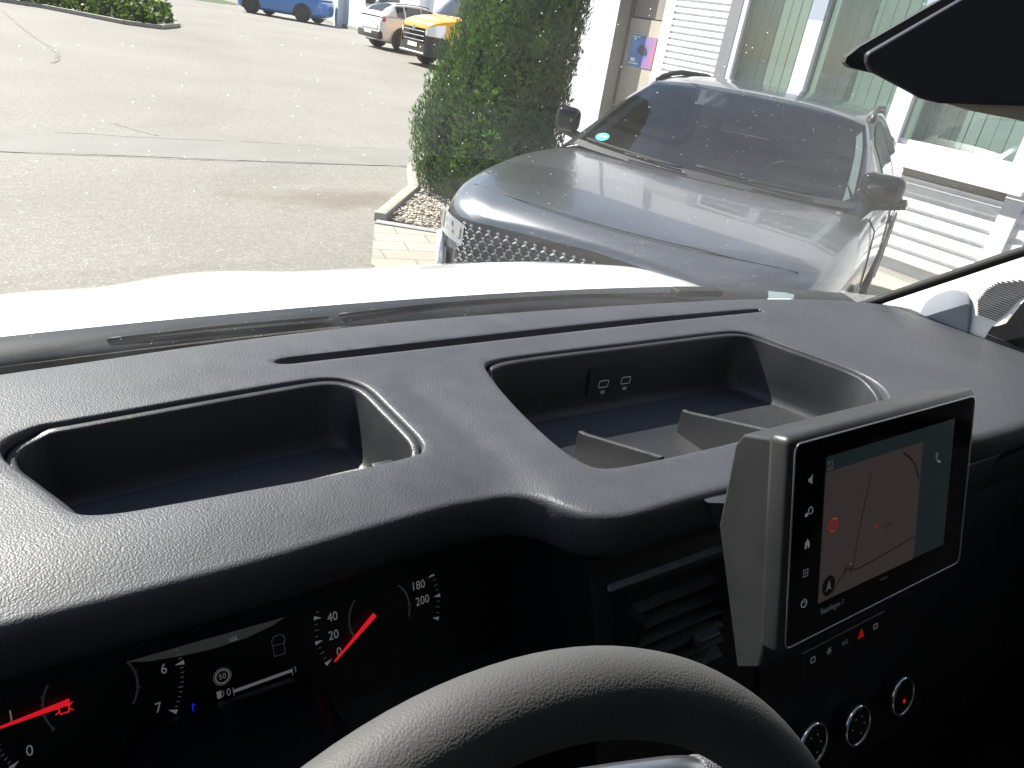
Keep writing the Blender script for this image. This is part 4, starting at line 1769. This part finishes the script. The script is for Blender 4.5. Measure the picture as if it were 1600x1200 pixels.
# right side: ledge, with the shade of the open shelf as a flat black sheet
q = MB()
q.rbox((.76, .352, 1.196), (.80, 0, 0), (0, .06, 0), (0, 0, .010), .0025, 2)
q.build('shelf_ledge', mat('ledge_grey', (.035, .036, .040), .4), fascia)
q = MB()
q.rbox((.76, .3545, .93), (.42, 0, 0), (0, .05, 0), (0, 0, .265), .006, 2)
q.rbox((1.18, .3545, .93), (.38, 0, 0), (0, .05, 0), (0, 0, .07), .006, 2)
gb_ = q.build('glovebox', M_PLAST, van, smooth=True, autosm=50)
q = MB()
q.prism([(1.21, .3543, 1.02), (1.195, .3543, 1.035), (1.172, .3543, 1.165), (1.185, .3543, 1.182), (1.56, .3543, 1.186), (1.56, .3543, 1.0)], (0, .0005, 0))
q.build('shelf_shade', M_BLACK, gb_)  # flat sheet, the dark of the recess put into its colour
# small trim peak between dash and screen housing
q = MB()
q.add([(.530, .385, 1.266), (.536, .366, 1.262), (.582, .352, 1.258), (.585, .39, 1.268), (.566, .366, 1.222), (.60, .375, 1.222)],
      [(0, 1, 3), (1, 2, 3), (1, 4, 2), (2, 4, 5), (0, 4, 1)])
q.build('trim_wedge', M_DASH, dash)

# ------------------------------------------------------------------ touch screen
SO = Vector((.473, .266, 1.398))
SD = Vector((0, -sin(radians(18)), -cos(radians(18))))
SN = Vector((0, -cos(radians(18)), sin(radians(18))))
SW, SH = .270, .1655


def sp(u, v, lift=0.0):
    return SO + EX * u + SD * v + SN * lift


hs = MB()
m_ = .0068
hs.rbox(sp(-m_, -m_, -.021), EX * (SW + 2 * m_), SD * (SH + 2 * m_), SN * .0205, .0062, 4)
scr = hs.build('touchscreen', M_HOUS, van, smooth=True, autosm=50)
scr['label'] = 'free standing touchscreen in a grey housing'
hp = MB()
poly = [(.2760, 1.3985), (.3080, 1.3850), (.3120, 1.373), (.3025, 1.2995), (.2430, 1.1937), (.2254, 1.2112), (.2300, 1.245)]
hp.prism([(.4678, y, z) for y, z in poly], (.278, 0, 0))
o = hp.build('screen_back', M_HOUS, scr)
md = o.modifiers.new('bev', 'BEVEL')
md.width = .002
md.segments = 2
md.limit_method = 'ANGLE'
hn = MB()
hn.box((.58, .31, 1.222), (.70, .40, 1.245))
hn.build('screen_neck', M_BLACK, scr)
gl_ = MB()


def rrect(u0, v0, u1, v1, r, lift, n_=6):
    pts = []
    for cx_, cy_, a0 in ((u1 - r, v0 + r, -90), (u1 - r, v1 - r, 0), (u0 + r, v1 - r, 90), (u0 + r, v0 + r, 180)):
        for k in range(n_ + 1):
            a = radians(a0 + 90 * k / n_)
            pts.append(sp(cx_ + r * cos(a), cy_ + r * sin(a), lift))
    return pts


gl_.prism(rrect(0, 0, SW, SH, .006, -.0012), SN * .0016)
gl_.build('screen_glass', M_GLOSS, scr)
rim = MB()
rim.tube(rrect(-.0008, -.0008, SW + .0008, SH + .0008, .0066, .0003), .0009, 5, closed=True)
rim.build('screen_bezel', M_SATIN, scr, smooth=True)


def vrow(z):
    return (SO.z - z) / cos(radians(18))


u0, u1, um = .039, .236, .182
vA, vB, vC = vrow(1.383), vrow(1.371), vrow(1.266)


def smat(name, c, e, s_):
    return mat(name, c, .12, spec=.5, emit=e, estr=s_)


ds = MB()
ds.add([sp(a, b, .0006) for a, b in ((u0, vA), (u1, vA), (u1, vC), (u0, vC))], [(0, 1, 2, 3)])
disp = ds.build('display', smat('display_dark', (.006, .009, .010), (.35, .55, .62), .007), scr)
mp_ = MB()
mp_.add([sp(a, b, .0010) for a, b in ((u0, vB), (um, vB), (um, vC), (u0, vC))], [(0, 1, 2, 3)])
mp_.build('map', smat('map_tan', (.04, .035, .03), (.66, .52, .50), .0125), scr)
rd = MB()


def road(pts, w_, lift=.0012):
    P = catmull([sp(a, b, lift) for a, b in pts], 5)
    rows = [[], []]
    for i, p_ in enumerate(P):
        t = (P[min(i + 1, len(P) - 1)] - P[max(i - 1, 0)]).normalized()
        n_ = t.cross(SN)
        rows[0].append(p_ + n_ * w_)
        rows[1].append(p_ - n_ * w_)
    rd.grid(rows)


H_ = vC - vB
road([(.056, vC - .002), (.075, vB + H_ * .83), (.098, vB + H_ * .86), (.181, vB + H_ * .80)], .0007)
road([(.085, vB + H_ * .82), (.092, vB + H_ * .5), (.103, vB + .012)], .0006)
road([(.150, vB + .004), (.168, vB + .016), (.180, vB + .034)], .0011)
for k in range(24):
    pass
rd.tube([sp(.079 + .0055 * cos(a), vB + H_ * .83 + .0042 * sin(a), .0012) for a in [2 * pi * k / 16 for k in range(16)]], .0005, 4, closed=True)
rd.text('Reutlinger', .0042, sp(.135, vB + H_ * .60, .0012), EX, -SD)
rd.text('Str.', .0042, sp(.135, vB + H_ * .67, .0012), EX, -SD)
rd.build('map_lines', smat('map_line', (.01, .01, .01), (.3, .25, .25), .008), scr, recalc=False)
sg_ = MB()
sg_.tube([sp(.0525 + .0055 * cos(a), vB + H_ * .42 + .0055 * sin(a), .0014) for a in [2 * pi * k / 20 for k in range(20)]], .0008, 4, closed=True)
sg_.text('50', .0055, sp(.0525, vB + H_ * .42, .0014), EX, -SD)
sg_.add([sp(.112, vB + H_ * .58, .0014), sp(.1185, vB + H_ * .58, .0014), sp(.115, vB + H_ * .54, .0014)], [(0, 1, 2)])
sg_.build('map_sign', M_REDDIM, scr, recalc=False)
cpn = MB()
cpn.disc(sp(.0515, vC - .012, .0013), EX, SD, .0088, 24)
cpn.build('compass', smat('compass_dark', (.004, .004, .005), (.1, .1, .1), .005), scr)
ca_ = MB()
ca_.add([sp(.0515, vC - .0175, .0015), sp(.0555, vC - .0075, .0015), sp(.0515, vC - .0100, .0015), sp(.0475, vC - .0075, .0015)], [(0, 1, 2, 3)])
ca_.text('22', .0105, sp(.044, vA + .008, .0012), EX * .8, -SD)
ca_.text('Reutlingen 1', .0075, sp(.043, vC + .009, .0012), EX * .85, -SD, align='LEFT')
ca_.build('screen_text', smat('screen_text', (.1, .1, .1), (.8, .85, .9), .016), scr, recalc=False)
# touch icons down the left border
si_ = MB()
ux = .0205
for v_ in (vrow(1.369),):
    c = (ux, v_)
    si_.add([sp(ux - .003, v_ - .0015, .0006), sp(ux - .001, v_ - .0015, .0006), sp(ux + .002, v_ - .0042, .0006), sp(ux + .002, v_ + .0042, .0006), sp(ux - .001, v_ + .0015, .0006), sp(ux - .003, v_ + .0015, .0006)], [(0, 1, 2, 3, 4, 5)])
v_ = vrow(1.344)
si_.tube([sp(ux + .002 + .0028 * cos(a), v_ - .001 + .0028 * sin(a), .0006) for a in [2 * pi * k / 12 for k in range(12)]], .0004, 4, closed=True)
si_.add([sp(ux - .005, v_ + .003, .0006), sp(ux - .001, v_ + .003, .0006), sp(ux - .001, v_ + .001, .0006), sp(ux - .003, v_ - .0005, .0006), sp(ux - .005, v_ + .001, .0006)], [(0, 1, 2, 3, 4)])
v_ = vrow(1.319)
si_.add([sp(ux - .003, v_ + .0035, .0006), sp(ux - .0008, v_ + .0035, .0006), sp(ux - .0008, v_ + .001, .0006), sp(ux + .0008, v_ + .001, .0006), sp(ux + .0008, v_ + .0035, .0006), sp(ux + .003, v_ + .0035, .0006), sp(ux + .003, v_ - .001, .0006), sp(ux, v_ - .0045, .0006), sp(ux - .003, v_ - .001, .0006)], [tuple(range(9))])
v_ = vrow(1.296)
for a in (-1, 0, 1):
    for b in (-1, 0, 1):
        si_.disc(sp(ux + a * .0026, v_ + b * .0026, .0006), EX, SD, .0008, 6)
v_ = vrow(1.2715)
si_.tube([sp(ux + .0034 * sin(a), v_ - .0034 * cos(a), .0006) for a in [radians(35 + 290 * k / 16) for k in range(17)]], .0004, 4)
si_.tube([sp(ux, v_ - .0042, .0006), sp(ux, v_ - .0005, .0006)], .0004, 4)
si_.build('touch_icon', mat('touch_icon', (.25, .25, .26), .5, emit=(.8, .85, .9), estr=.03), scr, recalc=False)
ph = MB()
ph.tube([sp(.211 + a, vB + .020 + b, .0010) for a, b in ((-.003, -.005), (-.0035, -.001), (-.001, .003), (.0025, .0045))], [.0012, .0007, .0007, .0012], 5)
ph.text('\u2022 \u2022 \u2022', .006, sp(.135, vC + .006, .0010), EX, -SD)
ph.build('screen_icon', smat('icon_dim', (.1, .1, .1), (.8, .85, .9), .02), scr, recalc=False)

# ------------------------------------------------------------------ steering wheel
WC = Vector((.118, .056, 1.264))
TW = .485
WU = Vector((0, sin(TW), cos(TW)))
WN = EX.cross(WU)                                     # points to the driver
WR = .185
rows = []
NT = 128
for i in range(NT):
    th_ = 2 * pi * i / NT
    d = EX * cos(th_) + WU * sin(th_)
    c = WC + d * WR
    row = []
    for k in range(24):
        a = 2 * pi * k / 24
        rr = .0168 * (1 + .035 * cos(2 * a))
        row.append(c + d * cos(a) * rr + WN * sin(a) * rr)
    rows.append(row)
rows.append(rows[0])
sw = MB()
sw.grid(rows, True)
swo = sw.build('steering_wheel', M_WHEEL, van, smooth=True)
swo['label'] = 'thick grained grey black steering wheel rim'
q = MB()
q.rbox(WC - EX * .075 - WU * .055 - WN * .01, EX * .15, WU * .105, WN * .035, .02, 3)
q.build('hub_pad', M_PLAST, swo, smooth=True)
for sg in (-1, 1):
    q = MB()
    a0 = WC + EX * sg * .06 - WU * .012
    a1 = WC + EX * sg * .175 - WU * .004
    q.rbox(a0 - WU * .018 - WN * .004 if sg > 0 else a1 - WU * .018 - WN * .004, EX * .115, WU * .036, WN * .02, .007, 3)
    q.build('spoke', M_BLACK, swo, smooth=True)
q = MB()
q.rbox(WC - EX * .018 - WU * .18 - WN * .004, EX * .036, WU * .13, WN * .018, .006, 3)
q.build('spoke', M_PLAST, swo, smooth=True)

# wiper stalk behind the wheel
q = MB()
q.tube(catmull([Vector(p) for p in ((.17, .245, 1.19), (.24, .215, 1.215), (.325, .19, 1.2125), (.352, .184, 1.204))], 6), .0115, 14)
stk_ = q.build('stalk', M_SATIN, van, smooth=True, autosm=50)
q = MB()
q.tube([(.353, .184, 1.2035), (.372, .180, 1.197)], .0125, 20)
q.build('stalk_ring', grain('knurled', (.10, .10, .11), .4, .0014, .0009, .9), stk_)
q = MB()
q.tube([(.3725, .180, 1.197), (.388, .177, 1.192), (.391, .1765, 1.191)], [.0115, .0105, .004], 14)
q.build('stalk_tip', M_PLAST, stk_, smooth=True)

# ------------------------------------------------------------------ cowl, bonnet, windscreen
cw = MB()
rows = []
for i in range(31):
    x = -.40 + 2.1 * i / 30
    k = ((x - .55) / 1.05) ** 2
    y1 = 1.062 - .09 * k
    dz = .018 * k * k if x > .55 else 0
    rows.append([(x, y1 - .067, 1.15), (x, y1 - .065, 1.188 - dz), (x, y1 - .058, 1.195 - dz), (x, y1 - .035, 1.202 - dz), (x, y1 - .006, 1.204 - dz), (x, y1, 1.199 - dz), (x, y1 + .02, 1.16)])
cw.grid(rows)
cowl = cw.build('cowl', M_FRIT, van, smooth=True)
cg = MB()
cg.grid([[(x, .79 - .08 * ((x - .55) / 1.05) ** 2, 1.205), (x, .80 - .08 * ((x - .55) / 1.05) ** 2, 1.165), (x, .985 - .09 * ((x - .55) / 1.05) ** 2, 1.165)] for x in [-.40 + 2.0 * i / 20 for i in range(21)]])
cg.build('cowl_gap', M_BLACK, van)


def bonz(x, y):
    k = ((x - .60) / 1.0)
    z = interp(y, [1.02, 1.15, 1.25, 1.35, 1.5, 1.65, 1.8, 1.95, 2.02], [1.182, 1.192, 1.180, 1.152, 1.100, 1.04, .95, .80, .55])
    z -= .045 * abs(k) ** 2.6
    z -= .11 * max(0.0, (x - 1.22) / .40) ** 1.7
    z += .010 * math.exp(-((x - .33) / .10) ** 2) - .006 * math.exp(-((x - .14) / .07) ** 2) + .006 * math.exp(-((x - 1.0) / .2) ** 2)
    return z


bo = MB()
rows = []
ysb = [1.04 + .98 * j / 44 for j in range(45)]
for i in range(61):
    x = -.38 + 1.96 * i / 60
    k = ((x - .60) / .98) ** 2
    rows.append([(x, y - .12 * k ** 1.5 * (y - 1.0), bonz(x, y)) for y in ysb])
bo.grid(rows)
bon = bo.build('bonnet', M_WHITE, van, smooth=True)
bon['label'] = 'white bonnet beyond the windscreen'
fp = MB()
fp.grid([[(-.39, y, bonz(-.38, y) - .01) for y in ysb], [(-.44, y, .4) for y in ysb]])
fp.grid([[(1.59, y - .10, bonz(1.58, y) - .01) for y in ysb], [(1.63, y - .10, .4) for y in ysb]])
fp.build('front_wing', M_WHITE, van, smooth=True)

WB = [(-.40, .90), (-.15, .935), (.1, .962), (.35, .978), (.6, .982), (.85, .972), (1.1, .945), (1.32, .895), (1.45, .82), (1.50, .75)]
base_c = [p for p in catmull([(x, y, 1.192) for x, y in WB], 4)]
ws_ = MB()
rows = []
for i in range(21):
    t = i / 20
    row = []
    for p in base_c:
        top = Vector((.6 + (p.x - .6) * .92, .20 - .30 * ((p.x - .6) / .85) ** 2, 1.90))
        q = p.lerp(top, t)
        q.z += .015 * sin(pi * t)
        q.y += .02 * sin(pi * t)
        row.append(q)
    rows.append(row)
ws_.grid(rows)
wscr = ws_.build('windscreen', M_WSCREEN, van, smooth=True)
# wipers on the cowl
for pts in (((.42, 1.015, 1.2035), (.62, 1.026, 1.2045), (.85, 1.020, 1.204), (1.05, 1.0, 1.203), (1.14, .985, 1.203)), ((.10, 1.0, 1.2015), (.25, 1.008, 1.2035), (.40, 1.010, 1.2035))):
    q = MB()
    q.tube(catmull([Vector(p) for p in pts], 5), .0028, 6)
    q.build('wiper', M_FRIT, van, smooth=True)
q = MB()
q.rbox((1.10, .962, 1.206), (.11, -.02, 0), (.005, .03, 0), (0, 0, .014), .005, 3)
q.build('wiper_pivot', M_BLACK, van, smooth=True)
q = MB()
q.add([(1.255, .86, 1.222), (1.315, .845, 1.222), (1.335, .872, 1.222), (1.275, .885, 1.222)], [(0, 1, 2, 3)])
q.build('identity_plate', mat('id_plate', (.55, .72, .74), .4), cowl)
# right pillar: black gasket, pale trim, demister, speaker grille
gk = MB()
path = [(1.20, .868, 1.205), (1.32, .81, 1.212), (1.385, .765, 1.240), (1.418, .735, 1.268), (1.42, .69, 1.305), (1.42, .62, 1.362), (1.42, .534, 1.432), (1.40, .38, 1.55), (1.37, .20, 1.70), (1.32, .05, 1.86)]
gk.tube(catmull([Vector(p) for p in path], 5), .0095, 8)
gk.build('gasket', M_RUBBER, van, smooth=True)
tp = MB()
tp.add([(1.456, .775, 1.20), (1.456, .745, 1.255), (1.456, .69, 1.300), (1.456, .53, 1.430), (1.44, .30, 1.62), (1.42, .05, 1.83), (1.47, -.05, 1.83), (1.48, .30, 1.62), (1.456, .44, 1.46), (1.456, .47, 1.40), (1.456, .517, 1.347), (1.456, .529, 1.312), (1.456, .545, 1.285), (1.456, .555, 1.20)], [tuple(range(14))])
tp.add([(1.405, .79, 1.20), (1.425, .748, 1.258), (1.455, .745, 1.255), (1.455, .775, 1.20)], [(0, 1, 2, 3)])
tp.build('pillar_trim', M_TRIM, van)
dm = MB()
pl = [(.672, 1.258), (.668, 1.290), (.650, 1.315), (.624, 1.331), (.602, 1.326), (.586, 1.300), (.574, 1.258)]
cpl = catmull([Vector((1.452, a, b)) for a, b in pl], 4)
cen = Vector((1.452, .622, 1.262))
rows = [[p for p in cpl], [p.lerp(cen, .02) + Vector((-.0025, 0, 0)) for p in cpl], [p.lerp(cen, .08) + Vector((-.004, 0, 0)) for p in cpl], [p.lerp(cen, .98) + Vector((-.004, 0, 0)) for p in cpl]]
dm.grid(rows)
dm.build('demister_cover', M_TRIMG, van, smooth=True)
sg2 = MB()
for k in range(21):
    z = 1.299 + k * .0039
    ya = interp(z, [1.285, 1.312, 1.347, 1.40], [.549, .534, .522, .476])
    yb = interp(z, [1.299, 1.322, 1.345, 1.363, 1.380], [.576, .586, .580, .567, .532])
    if yb - ya > .006:
        sg2.box((1.4535, ya, z), (1.4565, yb, z + .0011))
sg2.build('speaker_grille', M_CLAD, van)
dp = MB()
dp.prism([(1.500, .60, 1.20), (1.500, .60, 1.262), (1.500, .5550, 1.278), (1.500, .5417, 1.2905), (1.500, .5308, 1.3382), (1.500, .46, 1.42), (1.500, .35, 1.46), (1.500, .35, 1.20)], (.01, 0, 0))
dp.build('door_corner', M_PLAST, van)

# ------------------------------------------------------------------ rear view mirror
rmv = MB()
mn = Vector((-.6, -.8, .05)).normalized()
P0 = [(.536, .300, 1.705), (.495, .328, 1.664), (.4955, .3265, 1.6585), (.499, .324, 1.654), (.523, .306, 1.6455), (.531, .300, 1.6425), (.542, .292, 1.6415), (.585, .259, 1.6485), (.66, .205, 1.66), (.68, .19, 1.68), (.68, .19, 1.76), (.64, .222, 1.768), (.58, .268, 1.744)]
rmv.prism([Vector(p) for p in P0], -mn * .006)
o = rmv.build('rear_view_mirror', mat('mirror_face', (.035, .037, .050), .4), van)
md = o.modifiers.new('bev', 'BEVEL')
md.width = .0022
md.segments = 3
md.limit_method = 'ANGLE'
mh = MB()
P1 = [Vector(p) - mn * .0070 for p in [(.529, .308, 1.702), (.493, .3305, 1.6675), (.4875, .3335, 1.6605), (.487, .3335, 1.6570), (.4905, .331, 1.6545), (.50, .324, 1.6538), (.58, .265, 1.650), (.66, .205, 1.664), (.66, .205, 1.765), (.60, .252, 1.755)]]
mh.prism(P1, -mn * .008)
mh.build('mirror_housing', M_CLAD, o)
ml = MB()
ml.prism([Vector(p) - mn * .008 for p in [(.548, .287, 1.6425), (.5855, .2585, 1.650), (.66, .205, 1.664), (.66, .205, 1.634), (.588, .257, 1.6398), (.562, .277, 1.6405)]], -mn * .004)
ml.build('sunlit_mirror_rim', mat('sunlit_mirror_rim', (.50, .46, .38), .5), o)  # cream sliver: sunlight on the lower rim put into its colour
mst = MB()
mst.tube([(.62, .26, 1.70), (.63, .20, 1.78), (.63, .10, 1.87)], .010, 8)
mst.build('mirror_stalk', M_CLAD, o)

# ------------------------------------------------------------------ cabin shell
rf = MB()
rf.grid([[(x, y, 1.94 + (.02 if 0 < y else .06) * (1 - ((x - .6) / .9) ** 2)) for x in (-.25, .1, .6, 1.1, 1.45)] for y in (.24, -.1, -.6, -1.1)])
rf.build('headliner', M_HEAD, van, smooth=True)
for x in (-.20, 1.56):
    sd_ = MB()
    sd_.add([(x, .92, .5), (x, -1.1, .5), (x, -1.1, 1.24), (x, -.12, 1.24), (x, .92, 1.17)], [(0, 1, 2, 3, 4)])
    sd_.add([(x, -.12, 1.24), (x, -1.1, 1.24), (x, -1.1, 1.98), (x, -.12, 1.98)], [(0, 1, 2, 3)])  # unseen closed upper side, brought forward to darken cabin and screen
    sd_.build('door_panel', M_PLAST, van)  # lower door panel together with the unseen closed upper side
bw = MB()
bw.add([(-.3, -1.1, .4), (1.6, -1.1, .4), (1.6, -1.1, 2.0), (-.3, -1.1, 2.0)], [(0, 1, 2, 3)])
bw.build('bulkhead', M_HEAD, van)
fl = MB()
fl.add([(-.3, -1.1, .5), (1.6, -1.1, .5), (1.6, .95, .5), (-.3, .95, .5)], [(0, 1, 2, 3)])
fl.add([(-.3, .95, .5), (1.6, .95, .5), (1.6, .95, 1.17), (-.3, .95, 1.17)], [(0, 1, 2, 3)])
fl.build('floor_pan', M_BLACK, van)
